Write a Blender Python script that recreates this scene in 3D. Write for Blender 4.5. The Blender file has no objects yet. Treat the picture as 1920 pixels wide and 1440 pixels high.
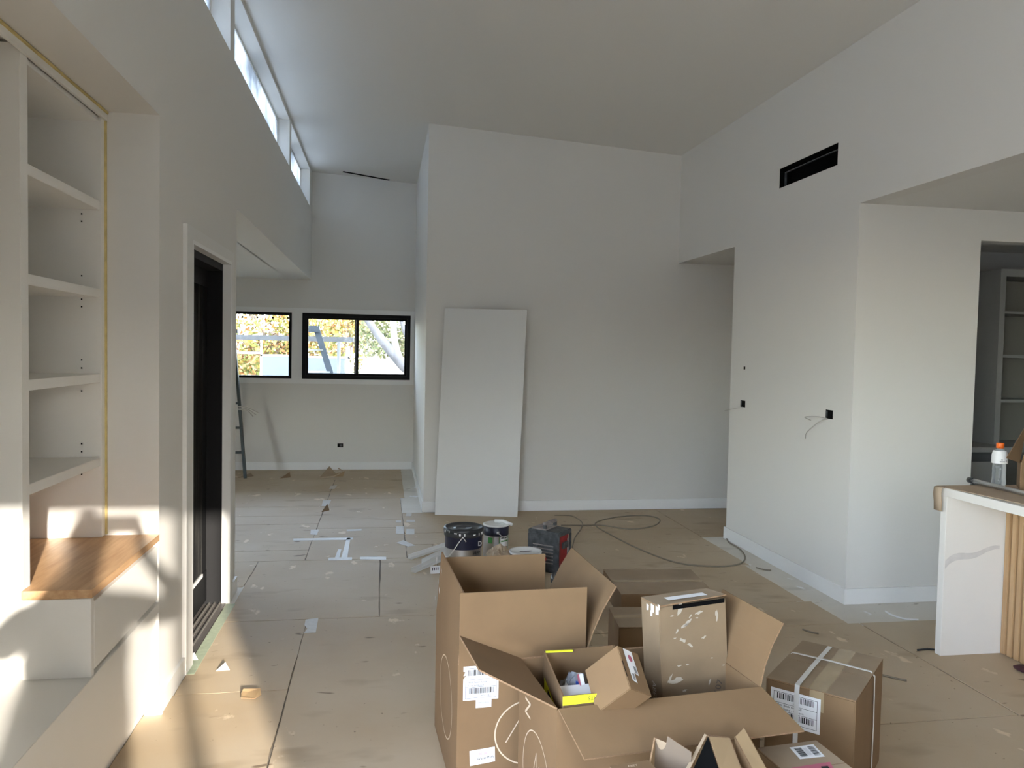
import bpy, bmesh, math, random
from mathutils import Vector, Matrix
random.seed(7)
S = bpy.context.scene
COL = S.collection

# ------------------------------------------------------------------ camera
F_PX = 1450.0
YAW, PIT, ROL, CAM_H = .1653, -.0410, .0200, 1.60
_fw = Vector((math.sin(YAW)*math.cos(PIT), math.cos(YAW)*math.cos(PIT), math.sin(PIT)))
_r = Vector((math.cos(YAW), -math.sin(YAW), 0)); _u = _r.cross(_fw)
C_R = math.cos(ROL)*_r + math.sin(ROL)*_u
C_U = -math.sin(ROL)*_r + math.cos(ROL)*_u
cd = bpy.data.cameras.new('camera'); cam = bpy.data.objects.new('camera', cd); COL.objects.link(cam)
cd.sensor_width = 36; cd.lens = F_PX/1920*36; cd.clip_start = .03; cd.clip_end = 300
M = Matrix((C_R, C_U, -_fw)).transposed().to_4x4(); M.translation = (0, 0, CAM_H)
cam.matrix_world = M
S.camera = cam

def at(x, y, **k):                       # pixel of the 1920x1440 photo -> point on a plane X=, Y= or Z=
    d = C_R*((x-960)/F_PX) + C_U*(-(y-720)/F_PX) + _fw
    (a, v), = k.items(); i = 'XYZ'.index(a)
    o = Vector((0, 0, CAM_H)); return o + d*((v-o[i])/d[i])

# ------------------------------------------------------------------ light
SUN = Vector((-.31, 1.0, -.2205))
W = bpy.data.worlds.new('sky'); S.world = W; W.use_nodes = True
nt = W.node_tree; nt.nodes.clear()
sky = nt.nodes.new('ShaderNodeTexSky'); sky.sky_type = 'NISHITA'; sky.sun_disc = False
sky.sun_elevation = math.radians(28); sky.sun_rotation = math.atan2(.31, -1); sky.dust_density = .6
bg = nt.nodes.new('ShaderNodeBackground'); bg.inputs[1].default_value = 2.3
wo = nt.nodes.new('ShaderNodeOutputWorld')
hs = nt.nodes.new('ShaderNodeHueSaturation'); hs.inputs['Saturation'].default_value = .62
nt.links.new(sky.outputs[0], hs.inputs['Color']); nt.links.new(hs.outputs[0], bg.inputs[0]); nt.links.new(bg.outputs[0], wo.inputs[0])
sl = bpy.data.lights.new('sun', 'SUN'); sl.energy = 9; sl.color = (1, .92, .80); sl.angle = math.radians(.9)
so = bpy.data.objects.new('sun', sl); COL.objects.link(so)
so.rotation_euler = SUN.to_track_quat('-Z', 'Y').to_euler()
vs = S.view_settings; vs.view_transform = 'Standard'; vs.look = 'None'; vs.gamma = 1; vs.exposure = .78
vs.use_curve_mapping = False
S.cycles.use_denoising = True
S.cycles.max_bounces = 14; S.cycles.diffuse_bounces = 10; S.cycles.glossy_bounces = 4
S.cycles.sample_clamp_indirect = 6

# ------------------------------------------------------------------ materials
MATS = {}
def mat(name, col, rough=.6, var=0, scale=8, bump=0, bscale=60, metal=0, spec=.5, stretch=None, col2=None, alpha=None, detail=4):
    if name in MATS: return MATS[name]
    m = bpy.data.materials.new(name); m.use_nodes = True; n = m.node_tree; b = n.nodes['Principled BSDF']
    b.inputs['Base Color'].default_value = (*col, 1); b.inputs['Roughness'].default_value = rough
    b.inputs['Metallic'].default_value = metal; b.inputs['Specular IOR Level'].default_value = spec
    if var or bump or col2:
        tc = n.nodes.new('ShaderNodeTexCoord'); mp = n.nodes.new('ShaderNodeMapping')
        n.links.new(tc.outputs['Object'], mp.inputs[0])
        if stretch: mp.inputs['Scale'].default_value = stretch
    if var or col2:
        nz = n.nodes.new('ShaderNodeTexNoise'); nz.inputs['Scale'].default_value = scale; nz.inputs['Detail'].default_value = detail
        n.links.new(mp.outputs[0], nz.inputs[0])
        cr = n.nodes.new('ShaderNodeValToRGB'); cr.color_ramp.elements[0].position = .3; cr.color_ramp.elements[1].position = .7
        c2 = col2 or tuple(min(1, c*(1+var)) for c in col)
        c1 = col if col2 else tuple(c*(1-var) for c in col)
        cr.color_ramp.elements[0].color = (*c1, 1); cr.color_ramp.elements[1].color = (*c2, 1)
        n.links.new(nz.outputs[0], cr.inputs[0]); n.links.new(cr.outputs[0], b.inputs['Base Color'])
    if bump:
        nb = n.nodes.new('ShaderNodeTexNoise'); nb.inputs['Scale'].default_value = bscale; nb.inputs['Detail'].default_value = 3
        n.links.new(mp.outputs[0], nb.inputs[0])
        bp = n.nodes.new('ShaderNodeBump'); bp.inputs['Strength'].default_value = bump; bp.inputs['Distance'].default_value = .004
        n.links.new(nb.outputs[0], bp.inputs['Height']); n.links.new(bp.outputs[0], b.inputs['Normal'])
    MATS[name] = m; return m

wallM = mat('wall_paint', (.715, .70, .668), .75, bump=.06, bscale=180)
ceilM = mat('ceiling_paint', (.74, .73, .70), .85, bump=.05, bscale=150)
trimM = mat('trim_paint', (.82, .82, .81), .4)
joinM = mat('joinery_satin_white', (.80, .785, .75), .38)
panelM = mat('primed_door_white', (.66, .66, .65), .45, bump=.04, bscale=120)
blackM = mat('black_aluminium', (.008, .008, .009), .6, spec=.2)
darkM = mat('cavity_black', (.004, .004, .004), .9, spec=.08)
oakM = mat('oak_veneer', (.45, .25, .12), .42, scale=3.5, stretch=(14, 1.2, 14), col2=(.62, .40, .22), detail=6)
slatM = mat('oak_slat', (.42, .26, .13), .5, scale=4, stretch=(12, 12, .8), col2=(.55, .36, .19), detail=6)
slatbackM = mat('slat_backing', (.16, .09, .04), .7)
stoneM = mat('pale_stone', (.78, .745, .70), .35, var=.02, scale=3)
paperM = mat('kraft_paper', (.45, .34, .24), .8, var=.08, scale=6, bump=.2, bscale=20)
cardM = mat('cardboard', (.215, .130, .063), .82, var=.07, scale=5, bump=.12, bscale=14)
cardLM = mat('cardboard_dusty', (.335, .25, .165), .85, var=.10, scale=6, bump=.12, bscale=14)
cardIM = mat('cardboard_inside', (.27, .17, .09), .85, var=.06, scale=5)
cardEM = mat('cardboard_edge', (.27, .165, .09), .9, var=.2, scale=160)
cardYM = mat('cardboard_pale', (.36, .245, .13), .85, var=.06, scale=8)
cardGM = mat('cardboard_grey_inside', (.185, .138, .098), .85, var=.05, scale=8)
printM = mat('pale_print', (.68, .55, .40), .8)
inkM = mat('black_ink', (.015, .015, .015), .7)
greyinkM = mat('grey_ink', (.35, .35, .36), .7)
labelM = mat('white_label', (.84, .84, .84), .55)
yellowM = mat('yellow_tape', (.85, .84, .03), .6)
tapeM = mat('packing_tape', (.40, .30, .18), .22, var=.1, scale=12)
strapM = mat('white_strap', (.72, .71, .68), .4)
redM = mat('red_plastic', (.30, .012, .016), .45, var=.3, scale=14)
greyPM = mat('grey_plastic', (.06, .065, .07), .5, var=.5, scale=25)
lightPM = mat('dusty_grey_plastic', (.26, .23, .22), .6, var=.3, scale=18)
steelM = mat('tin_steel', (.62, .62, .63), .32, metal=1)
chromeM = mat('brushed_steel', (.62, .62, .64), .28, metal=1)
navyM = mat('navy_band', (.012, .014, .035), .4)
blackPM = mat('black_plastic', (.02, .022, .024), .42)
lidPM = mat('grey_lid', (.05, .052, .055), .5)
whitePM = mat('white_paint_drip', (.82, .82, .80), .5)
greenM = mat('green_print', (.05, .25, .06), .5)
bluePM = mat('blue_print', (.02, .06, .28), .5)
pinkM = mat('pink_print', (.45, .12, .17), .6)
ragM = mat('brown_rag', (.40, .31, .22), .9, var=.3, scale=18, bump=.6, bscale=30)
cordM = mat('olive_cord', (.22, .19, .14), .6)
greenTapeM = mat('green_masking_tape', (.40, .46, .33), .6, var=.1, scale=30)
railM = mat('aluminium_track', (.48, .46, .42), .4, metal=.8)
tapeFM = mat('white_floor_tape', (.52, .49, .44), .45, var=.06, scale=25)
clothM = mat('blue_grey_ladder', (.06, .075, .095), .5)
ladderM = mat('dark_green_ladder', (.035, .05, .05), .5)
sealM = mat('yellow_sealant', (.62, .50, .22), .6, var=.15, scale=20)
orangeM = mat('orange_cap', (.85, .16, .02), .4)
wireM = mat('grey_wire', (.45, .43, .40), .6)
skinM = mat('skin', (.55, .33, .24), .55); shirtM = mat('dark_shirt', (.03, .04, .06), .9); jeansM = mat('jeans', (.04, .06, .10), .9); hairM = mat('hair', (.03, .02, .015), .7)

def plastic_mat():
    m = bpy.data.materials.new('clear_bottle'); m.use_nodes = True; b = m.node_tree.nodes['Principled BSDF']
    b.inputs['Base Color'].default_value = (.85, .88, .90, 1); b.inputs['Roughness'].default_value = .12
    b.inputs['Transmission Weight'].default_value = .85; b.inputs['IOR'].default_value = 1.2
    return m
bottleM = plastic_mat()
def bag_mat():
    m = bpy.data.materials.new('grey_plastic_bag'); m.use_nodes = True; b = m.node_tree.nodes['Principled BSDF']
    b.inputs['Base Color'].default_value = (.22, .23, .25, 1); b.inputs['Roughness'].default_value = .2
    return m
bagM = bag_mat()
def glass_mat():                     # thin clear pane
    m = bpy.data.materials.new('window_glass'); m.use_nodes = True; n = m.node_tree; n.nodes.remove(n.nodes['Principled BSDF'])
    o = n.nodes['Material Output']; t = n.nodes.new('ShaderNodeBsdfTransparent'); t.inputs[0].default_value = (.93, .95, .95, 1)
    g = n.nodes.new('ShaderNodeBsdfGlossy'); g.inputs['Roughness'].default_value = .02; x = n.nodes.new('ShaderNodeMixShader')
    fr = n.nodes.new('ShaderNodeFresnel'); n.links.new(fr.outputs[0], x.inputs[0])
    n.links.new(t.outputs[0], x.inputs[1]); n.links.new(g.outputs[0], x.inputs[2]); n.links.new(x.outputs[0], o.inputs[0]); return m
glassM = glass_mat()
def film_mat():                      # pane still covered by milky protective film
    m = bpy.data.materials.new('film_covered_glass'); m.use_nodes = True; n = m.node_tree; n.nodes.remove(n.nodes['Principled BSDF'])
    o = n.nodes['Material Output']; t = n.nodes.new('ShaderNodeBsdfTranslucent')
    tc = n.nodes.new('ShaderNodeTexCoord'); nz = n.nodes.new('ShaderNodeTexNoise'); nz.inputs['Scale'].default_value = 3.5; nz.inputs['Detail'].default_value = 7
    cr = n.nodes.new('ShaderNodeValToRGB'); cr.color_ramp.elements[0].color = (.20, .22, .25, 1); cr.color_ramp.elements[1].color = (.44, .465, .50, 1)
    cr.color_ramp.elements[0].position = .35; cr.color_ramp.elements[1].position = .6
    n.links.new(tc.outputs['Object'], nz.inputs[0]); n.links.new(nz.outputs[0], cr.inputs[0]); n.links.new(cr.outputs[0], t.inputs[0])
    tr = n.nodes.new('ShaderNodeBsdfTransparent'); x = n.nodes.new('ShaderNodeMixShader'); x.inputs[0].default_value = .06
    n.links.new(t.outputs[0], x.inputs[1]); n.links.new(tr.outputs[0], x.inputs[2]); n.links.new(x.outputs[0], o.inputs[0]); return m
filmM = film_mat()
def dark_glass():
    m = bpy.data.materials.new('dark_door_glass'); m.use_nodes = True; b = m.node_tree.nodes['Principled BSDF']
    b.inputs['Base Color'].default_value = (.02, .021, .02, 1); b.inputs['Roughness'].default_value = .05
    b.inputs['IOR'].default_value = 1.4
    n = m.node_tree; tc = n.nodes.new('ShaderNodeTexCoord'); nz = n.nodes.new('ShaderNodeTexNoise'); nz.inputs['Scale'].default_value = 3
    mp = n.nodes.new('ShaderNodeMapping'); mp.inputs['Scale'].default_value = (1, 6, .6)
    cr = n.nodes.new('ShaderNodeValToRGB'); cr.color_ramp.elements[0].color = (.012, .012, .012, 1); cr.color_ramp.elements[1].color = (.09, .085, .075, 1)
    cr.color_ramp.elements[0].position = .45; cr.color_ramp.elements[1].position = .75
    n.links.new(tc.outputs['Object'], mp.inputs[0]); n.links.new(mp.outputs[0], nz.inputs[0]); n.links.new(nz.outputs[0], cr.inputs[0]); n.links.new(cr.outputs[0], b.inputs['Base Color'])
    return m
dglassM = dark_glass()

def floor_mat(name, base, dust, mark, seed):
    m = bpy.data.materials.new(name); m.use_nodes = True; n = m.node_tree; b = n.nodes['Principled BSDF']
    tc = n.nodes.new('ShaderNodeTexCoord')
    def noise(sc, de, off, stretch=(1, 1, 1)):
        mp = n.nodes.new('ShaderNodeMapping'); mp.inputs['Location'].default_value = (off, off*.7, 0); mp.inputs['Scale'].default_value = stretch
        z = n.nodes.new('ShaderNodeTexNoise'); z.inputs['Scale'].default_value = sc; z.inputs['Detail'].default_value = de
        n.links.new(tc.outputs['Object'], mp.inputs[0]); n.links.new(mp.outputs[0], z.inputs[0]); return z.outputs[0]
    def ramp(src, a, bb):
        c = n.nodes.new('ShaderNodeMapRange'); c.inputs[1].default_value = a; c.inputs[2].default_value = bb; c.clamp = True
        n.links.new(src, c.inputs[0]); return c.outputs[0]
    def mix(f, c1, c2):
        x = n.nodes.new('ShaderNodeMix'); x.data_type = 'RGBA'; n.links.new(f, x.inputs[0])
        for s, c in ((6, c1), (7, c2)):
            if isinstance(c, tuple): x.inputs[s].default_value = (*c, 1)
            else: n.links.new(c, x.inputs[s])
        return x.outputs[2]
    c = mix(ramp(noise(1.3, 6, seed), .35, .68), base, dust)
    c = mix(ramp(noise(2.1, 3, seed+3, (1, 2.2, 1)), .60, .72), c, tuple(v*.86 for v in base))
    c = mix(ramp(noise(7, 4, seed+9, (1, .55, 1)), .66, .70), c, tuple(min(.8, v*1.32) for v in dust))      # plaster splashes
    c = mix(ramp(noise(9, 2, seed+17, (.6, 1.3, 1)), .70, .75), c, mark)                                     # scuffs
    c = mix(ramp(noise(38, 2, seed+21), .72, .76), c, mark)
    n.links.new(c, b.inputs['Base Color']); b.inputs['Roughness'].default_value = .62; b.inputs['Specular IOR Level'].default_value = .35
    bp = n.nodes.new('ShaderNodeBump'); bp.inputs['Strength'].default_value = .25; bp.inputs['Distance'].default_value = .006
    n.links.new(noise(6, 5, seed+4), bp.inputs['Height']); n.links.new(bp.outputs[0], b.inputs['Normal'])
    return m
sheetM = floor_mat('floor_protection_board', (.455, .35, .23), (.52, .425, .305), (.21, .155, .10), 0)
slabM = floor_mat('dusty_concrete', (.62, .585, .52), (.73, .70, .64), (.36, .32, .27), 5)

# ------------------------------------------------------------------ mesh helpers
def tag(o, label=None, cat=None, group=None, kind=None):
    if label: o['label'] = label
    if cat: o['category'] = cat
    if group: o['group'] = group
    if kind: o['kind'] = kind
    return o
def thing(name, loc, label, cat, group=None, kind=None):
    e = bpy.data.objects.new(name, None); e.location = loc; e.empty_display_size = .05; COL.objects.link(e)
    return tag(e, label, cat, group, kind)
def link(name, me, parent=None, mats=()):
    for m in mats: me.materials.append(m)
    o = bpy.data.objects.new(name, me); COL.objects.link(o)
    if parent is not None:
        o.parent = parent
        p = parent; loc = Vector((0, 0, 0))
        while p is not None: loc += p.location; p = p.parent
        me.transform(Matrix.Translation(-loc))          # vertices are written in world space
    return o
def mesh(name, vs_, fs, m, parent=None, smooth=False):
    me = bpy.data.meshes.new(name); me.from_pydata([tuple(v) for v in vs_], [], fs); me.update()
    if smooth: me.polygons.foreach_set('use_smooth', [True]*len(me.polygons))
    return link(name, me, parent, m if isinstance(m, (list, tuple)) else (m,))
def add_box(bm, x0, x1, y0, y1, z0, z1):
    v = [bm.verts.new((x, y, z)) for z in (z0, z1) for y in (y0, y1) for x in (x0, x1)]
    for f in ((0, 2, 3, 1), (4, 5, 7, 6), (0, 1, 5, 4), (2, 6, 7, 3), (0, 4, 6, 2), (1, 3, 7, 5)):
        bm.faces.new([v[i] for i in f])
def done(name, bm, m, parent=None, bevel=0, smooth=False):
    if bevel:
        bmesh.ops.bevel(bm, geom=list(bm.edges), offset=bevel, segments=2, affect='EDGES')
    me = bpy.data.meshes.new(name); bmesh.ops.recalc_face_normals(bm, faces=bm.faces[:]); bm.to_mesh(me); bm.free()
    if smooth: me.polygons.foreach_set('use_smooth', [True]*len(me.polygons))
    return link(name, me, parent, m if isinstance(m, (list, tuple)) else (m,))
def boxes(name, lst, m, parent=None, bevel=0):
    bm = bmesh.new()
    for b in lst: add_box(bm, *b)
    return done(name, bm, m, parent, bevel)
def box(name, x0, x1, y0, y1, z0, z1, m, parent=None, bevel=0): return boxes(name, [(x0, x1, y0, y1, z0, z1)], m, parent, bevel)
def struct(o): o['kind'] = 'structure'; return o
def slab(name, quad, t, m, parent=None, edge=None, outline=None):
    """thin board: polygon (list of points, ccw seen from the outside), thickness t going inwards"""
    q = [Vector(p) for p in quad]; n = Vector((0, 0, 0))
    for i in range(len(q)):
        n += (q[i]-q[0]).cross(q[(i+1) % len(q)]-q[0])
    n.normalize(); k = len(q)
    vs_ = q + [p-n*t for p in q]
    fs = [list(range(k)), list(range(2*k-1, k-1, -1))] + [[i, i+k, (i+1) % k+k, (i+1) % k] for i in range(k)]
    o = mesh(name, vs_, fs, [m, edge or m], parent)
    for i, p in enumerate(o.data.polygons): p.material_index = 0 if i < 2 else 1
    return o
def obox(name, p, a, b, c, m, parent=None, bevel=.002):
    p, a, b, c = (Vector(v) for v in (p, a, b, c))
    bm = bmesh.new(); v = [bm.verts.new(p+a*i+b*j+c*k) for k in (0, 1) for j in (0, 1) for i in (0, 1)]
    for f in ((0, 2, 3, 1), (4, 5, 7, 6), (0, 1, 5, 4), (2, 6, 7, 3), (0, 4, 6, 2), (1, 3, 7, 5)): bm.faces.new([v[i] for i in f])
    return done(name, bm, m, parent, bevel)
def lathe(name, prof, centre, m, parent=None, seg=40, smooth=True):
    c = Vector(centre); vs_, fs = [], []
    for r, z in prof:
        for i in range(seg):
            a = 2*math.pi*i/seg; vs_.append((c.x+r*math.cos(a), c.y+r*math.sin(a), c.z+z))
    for j in range(len(prof)-1):
        for i in range(seg):
            fs.append((j*seg+i, j*seg+(i+1) % seg, (j+1)*seg+(i+1) % seg, (j+1)*seg+i))
    o = mesh(name, vs_, fs, m, parent, smooth)
    return o
def tube(name, pts, r, m, parent=None, seg=8, closed=False, smooth=True):
    P = [Vector(p) for p in pts]; vs_, fs = [], []; R_ = r if isinstance(r, (list, tuple)) else (r, r)
    for i, p in enumerate(P):
        d = (P[min(i+1, len(P)-1)]-P[max(i-1, 0)]).normalized()
        up = Vector((0, 0, 1)) if abs(d.z) < .95 else Vector((1, 0, 0))
        s = d.cross(up).normalized(); t = s.cross(d)
        for k in range(seg):
            a = 2*math.pi*k/seg; rr = R_[0]+(R_[-1]-R_[0])*i/(len(P)-1); vs_.append(p + s*(rr*math.cos(a)) + t*(rr*math.sin(a)))
    for j in range(len(P)-1):
        for k in range(seg): fs.append((j*seg+k, j*seg+(k+1) % seg, (j+1)*seg+(k+1) % seg, (j+1)*seg+k))
    fs.append(list(range(seg))[::-1]); fs.append([(len(P)-1)*seg+k for k in range(seg)])
    return mesh(name, vs_, fs, m, parent, smooth)
def spline(pts, n=8):
    P = [Vector(p) for p in pts]; out = []
    for i in range(len(P)-1):
        p0, p1, p2, p3 = P[max(i-1, 0)], P[i], P[i+1], P[min(i+2, len(P)-1)]
        for k in range(n):
            t = k/n; out.append(.5*((2*p1)+(p2-p0)*t+(2*p0-5*p1+4*p2-p3)*t*t+(3*p1-p0-3*p2+p3)*t**3))
    return out+[P[-1]]
class Frame:                                  # flat print on a face: origin, right, up, outward
    def __init__(s, o, u, v):
        s.o = Vector(o); s.u = Vector(u).normalized(); s.v = Vector(v).normalized(); s.n = s.u.cross(s.v)
    def p(s, a, b, h=0): return s.o+s.u*a+s.v*b+s.n*h
def patch(name, fr, pts, h, m, parent):       # flat sheet of paper or print, h above the face
    q = [fr.p(a, b, h) for a, b in pts]
    return mesh(name, q, [list(range(len(q)))], m, parent)
def rect(a0, b0, a1, b1): return [(a0, b0), (a1, b0), (a1, b1), (a0, b1)]
def rects(name, fr, lst, h, m, parent):
    vs_, fs = [], []
    for r_ in lst:
        k = len(vs_); vs_ += [fr.p(a, b, h) for a, b in rect(*r_)]; fs.append((k, k+1, k+2, k+3))
    return mesh(name, vs_, fs, m, parent)
def barcode(fr, a0, b0, a1, b1, h, parent, m=None, seed=1, dens=.0022):
    rd = random.Random(seed); x = a0; L = []
    while x < a1:
        w = dens*rd.choice((.5, .8, 1, 1.6)); L.append((x, b0, min(a1, x+w), b1)); x += w+dens*rd.choice((.6, .8, 1.2))
    return rects('barcode', fr, L, h, m or inkM, parent)
def text(body, fr, a, b, size, h, m, parent, name='lettering', rot=0, align='LEFT', xs=1):
    cu = bpy.data.curves.new('t', 'FONT'); cu.body = body; cu.size = size; cu.align_x = align
    ob = bpy.data.objects.new('t', cu); COL.objects.link(ob)
    me = bpy.data.meshes.new_from_object(ob.evaluated_get(bpy.context.evaluated_depsgraph_get()))
    bpy.data.objects.remove(ob); bpy.data.curves.remove(cu)
    cr, sr = math.cos(rot), math.sin(rot)
    for v in me.vertices:
        x, y = v.co.x*xs, v.co.y; v.co = fr.p(a+x*cr-y*sr, b+x*sr+y*cr, h)
    me.name = name
    return link(name, me, parent, (m,))
def ring(name, fr, ca, cb, ra, rb, w, h, m, parent, a0=0, a1=2*math.pi, n=48):
    vs_, fs = [], []
    for i in range(n+1):
        t = a0+(a1-a0)*i/n
        for k in (-w/2, w/2): vs_.append(fr.p(ca+(ra+k)*math.cos(t), cb+(rb+k)*math.sin(t), h))
    for i in range(n): fs.append((2*i, 2*i+1, 2*i+3, 2*i+2))
    return mesh(name, vs_, fs, m, parent)

# ------------------------------------------------------------------ the room
XL, XR, YP, YF, YB = -.945, 3.0, 7.66, 10.45, -2.6
YN, YD0, YD1, YE, YK, YH = 3.51, 4.03, 4.98, 5.25, 4.57, 6.36
XP = .41
def cz(x): return 3.835-.06*x
floor = struct(box('floor', -3.3, 7.1, YB-.1, YF+.1, -.3, -.004, mat('concrete_seam_shade', (.20, .17, .13), .9, var=.2, scale=5)))  # slab colour darkened to paint shade into the sheet seams
for b_ in ((2.70, XR, YK, 6.42), (2.70, 4.2, 4.18, YK-.001), (.20, XP, 7.60, YF), (-.95, -.80, 4.9, 5.34)): box('dust_strip', *b_, -.0045, -.0018, slabM, floor)
SH = [(-3.1, -.9, 5.32, 5.95), (-3.1, -.565, 5.95, 6.26), (-3.1, -.565, 6.26, 7.2), (-3.1, -.565, 7.2, 7.55), (-3.1, -.565, 7.55, 8.0), (-3.1, -.565, 8.0, 8.83), (-3.1, -.565, 8.83, 9.62), (-3.1, .25, 9.62, 10.43),
      (-.565, .2, 5.95, 7.0), (-.565, .2, 7.0, 8.4), (-.565, .25, 8.4, 9.62), (.2, 2.8, 6.76, 7.62), (.2, 2.8, 6.36, 6.76), (2.8, 5.6, 6.40, 7.62),
      (-.9, -.005, 4.64, 5.95), (-.005, .42, 4.64, 5.95), (.2, .42, 5.95, 6.36), (.42, 2.80, 5.5, 6.36), (.42, 2.76, 4.64, 5.5),
      (-.42, .8, 2.3, 4.64), (.8, 2.80, 4.22, 4.64), (.8, 2.868, 3.02, 4.22), (.8, 2.87, 1.2, 3.02), (-.93, -.42, 3.68, 4.64), (-1.006, -.42, 2.3, 3.68), (2.87, 5.2, 2.6, 4.22), (2.87, 5.2, .6, 2.6), (-.93, .8, .6, 2.3)]
for i, (x0, x1, y0, y1) in enumerate(SH):
    g = .0035; a = (random.random()-.5)*.006; cx, cy = (x0+x1)/2, (y0+y1)/2
    q = []
    N = 10
    edge = [(x0+(x1-x0)*k/N, y0) for k in range(N)]+[(x1, y0+(y1-y0)*k/N) for k in range(N)]+[(x1-(x1-x0)*k/N, y1) for k in range(N)]+[(x0, y1-(y1-y0)*k/N) for k in range(N)]
    for x, y in edge:
        sx = g if x < cx else -g; sy = g if y < cy else -g
        jit = (random.random()-.5)*.006
        q.append((x+sx+jit-a*(y-cy), y+sy+jit+a*(x-cx), 0))
    slab('protection_sheet', q, .0038, sheetM, floor)

bm = bmesh.new()
v = [bm.verts.new(p) for p in [(-1.5, YB-.1, cz(-1.5)), (XR+.15, YB-.1, cz(XR+.15)), (XR+.15, YF+.12, cz(XR+.15)), (-1.5, YF+.12, cz(-1.5))]]
w = [bm.verts.new(p.co+Vector((0, 0, .2))) for p in v]
bm.faces.new(v[::-1]); bm.faces.new(w)
for i in range(4): bm.faces.new((v[i], v[(i+1) % 4], w[(i+1) % 4], w[i]))
ceiling = struct(done('ceiling', bm, ceilM))
# slot diffuser in the ceiling
a, b = at(643, 322, Z=cz(-.5)), at(730, 337, Z=cz(0)); d = (b-a); d.z = 0; d.normalize(); pn = Vector((-d.y, d.x, 0))*.028
t = thing('slot_diffuser', (a.x, a.y, cz(a.x)), 'long black linear slot diffuser set in the ceiling by the far wall', 'air vent')
qa = [a-pn, b-pn, b+pn, a+pn]; vs_ = [(p.x, p.y, cz(p.x)-.004) for p in qa]+[(p.x, p.y, cz(p.x)+.004) for p in qa]
mesh('slot', vs_, [(3, 2, 1, 0), (4, 5, 6, 7), (0, 1, 5, 4), (1, 2, 6, 5), (2, 3, 7, 6), (3, 0, 4, 7)], darkM, t)
qb = [a-pn*.12, b-pn*.12, b+pn*.12, a+pn*.12]; vs_ = [(p.x, p.y, cz(p.x)-.008) for p in qb]+[(p.x, p.y, cz(p.x)-.002) for p in qb]
mesh('centre_bar', vs_, [(3, 2, 1, 0), (4, 5, 6, 7), (0, 1, 5, 4), (1, 2, 6, 5), (2, 3, 7, 6), (3, 0, 4, 7)], blackM, t)

# left wall: niche 0.3..YN, door YD0..YD1, end YE, bulkhead beyond, clerestory above
NT, NB = 2.57, 1.75
struct(boxes('wall_left', [(XL-.12, XL, YB, -2.4, 0, NT), (XL-.12, XL, 1.6, NB, 0, NT), (XL-.12, XL, -2.4, 1.6, 0, .15), (XL-.12, XL, -2.4, 1.6, 2.4, NT), (XL-.12, XL, YN, YD0-.02, 0, NT), (XL-.12, XL, YD0-.02, YD1+.02, 2.12, NT), (XL-.12, XL, YD1+.02, YE, 0, NT),  # unseen opening before the niche added to light the right wall
                           (XL-.30, XL, YB, YE, NT, 3.40), (XL-.30, XL, YE, YF, 2.49, 3.40)], wallM))
for nm_, b_ in (('wall_left_niche_back', (-1.86, -1.785, NB-.1, YN+.1, 0, NT+.1)), ('wall_left_niche_end', (-1.785, XL-.12, YN, YN+.1, 0, NT+.1)), ('wall_left_niche_start', (-1.785, XL-.12, NB-.1, NB, 0, NT+.1)), ('ceiling_niche', (-1.785, XL-.29, NB, YN, NT, NT+.1))): struct(box(nm_, *b_, wallM))
P1a, P1b, P2a, P2b, P3, CG, CH = 5.018, 5.155, 8.013, 8.147, 10.15, XL-.115, 3.855
WS = [(YB+.1, 1.75), (1.9, P1a), (P1b, P2a), (P2b, P3)]
PIERS = [(YB-.1, YB+.1), (1.75, 1.9), (P1a, P1b), (P2a, P2b), (P3, YF)]
struct(boxes('wall_left_clerestory', [(CG-.08, XL, a_, b_, 3.40, CH) for a_, b_ in PIERS]+[(CG-.08, XL, YB-.1, YF, CH, 4.05)], wallM))
for i, (y0, y1) in enumerate(WS):
    w_ = thing('window_%d' % (i+3), (CG, (y0+y1)/2, 3.40), 'clerestory window pane still covered in milky film', 'window', kind='structure')
    box('pane', CG-.012, CG-.006, y0, y1, 3.39, CH+.01, filmM, w_)
    boxes('window_frame', [(CG-.02, CG, y0, y1, 3.385, 3.42), (CG-.02, CG, y0, y1, CH-.02, CH+.012), (CG-.02, CG, y0, y0+.02, 3.42, CH-.02), (CG-.02, CG, y1-.02, y1, 3.42, CH-.02)], trimM, w_)
# low room behind the bulkhead and the dark space behind the door
struct(boxes('ceiling_low', [(-3.3, XL-.29, YE, YF+.1, 2.49, 2.62)], ceilM))
struct(boxes('wall_left_far', [(-3.3, -3.2, YN, 6.4, 0, 2.6), (-3.3, -3.2, 7.2, YF+.1, 0, 2.6), (-3.3, -3.2, 6.4, 7.2, 0, .4), (-3.3, -3.2, 6.4, 7.2, 1.3, 2.6)], wallM))  # unseen opening here added to brighten the low room
struct(boxes('wall_left_return', [(-3.2, XL-.12, YE-.12, YE, 0, 2.6)], wallM))
struct(boxes('ceiling_dark_room', [(-3.3, XL-.29, YN+.1, YE, 2.49, 2.62)], ceilM))
struct(boxes('wall_dark_room', [(-3.3, -1.86, YN, YN+.1, 0, 2.6)], wallM))
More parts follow.
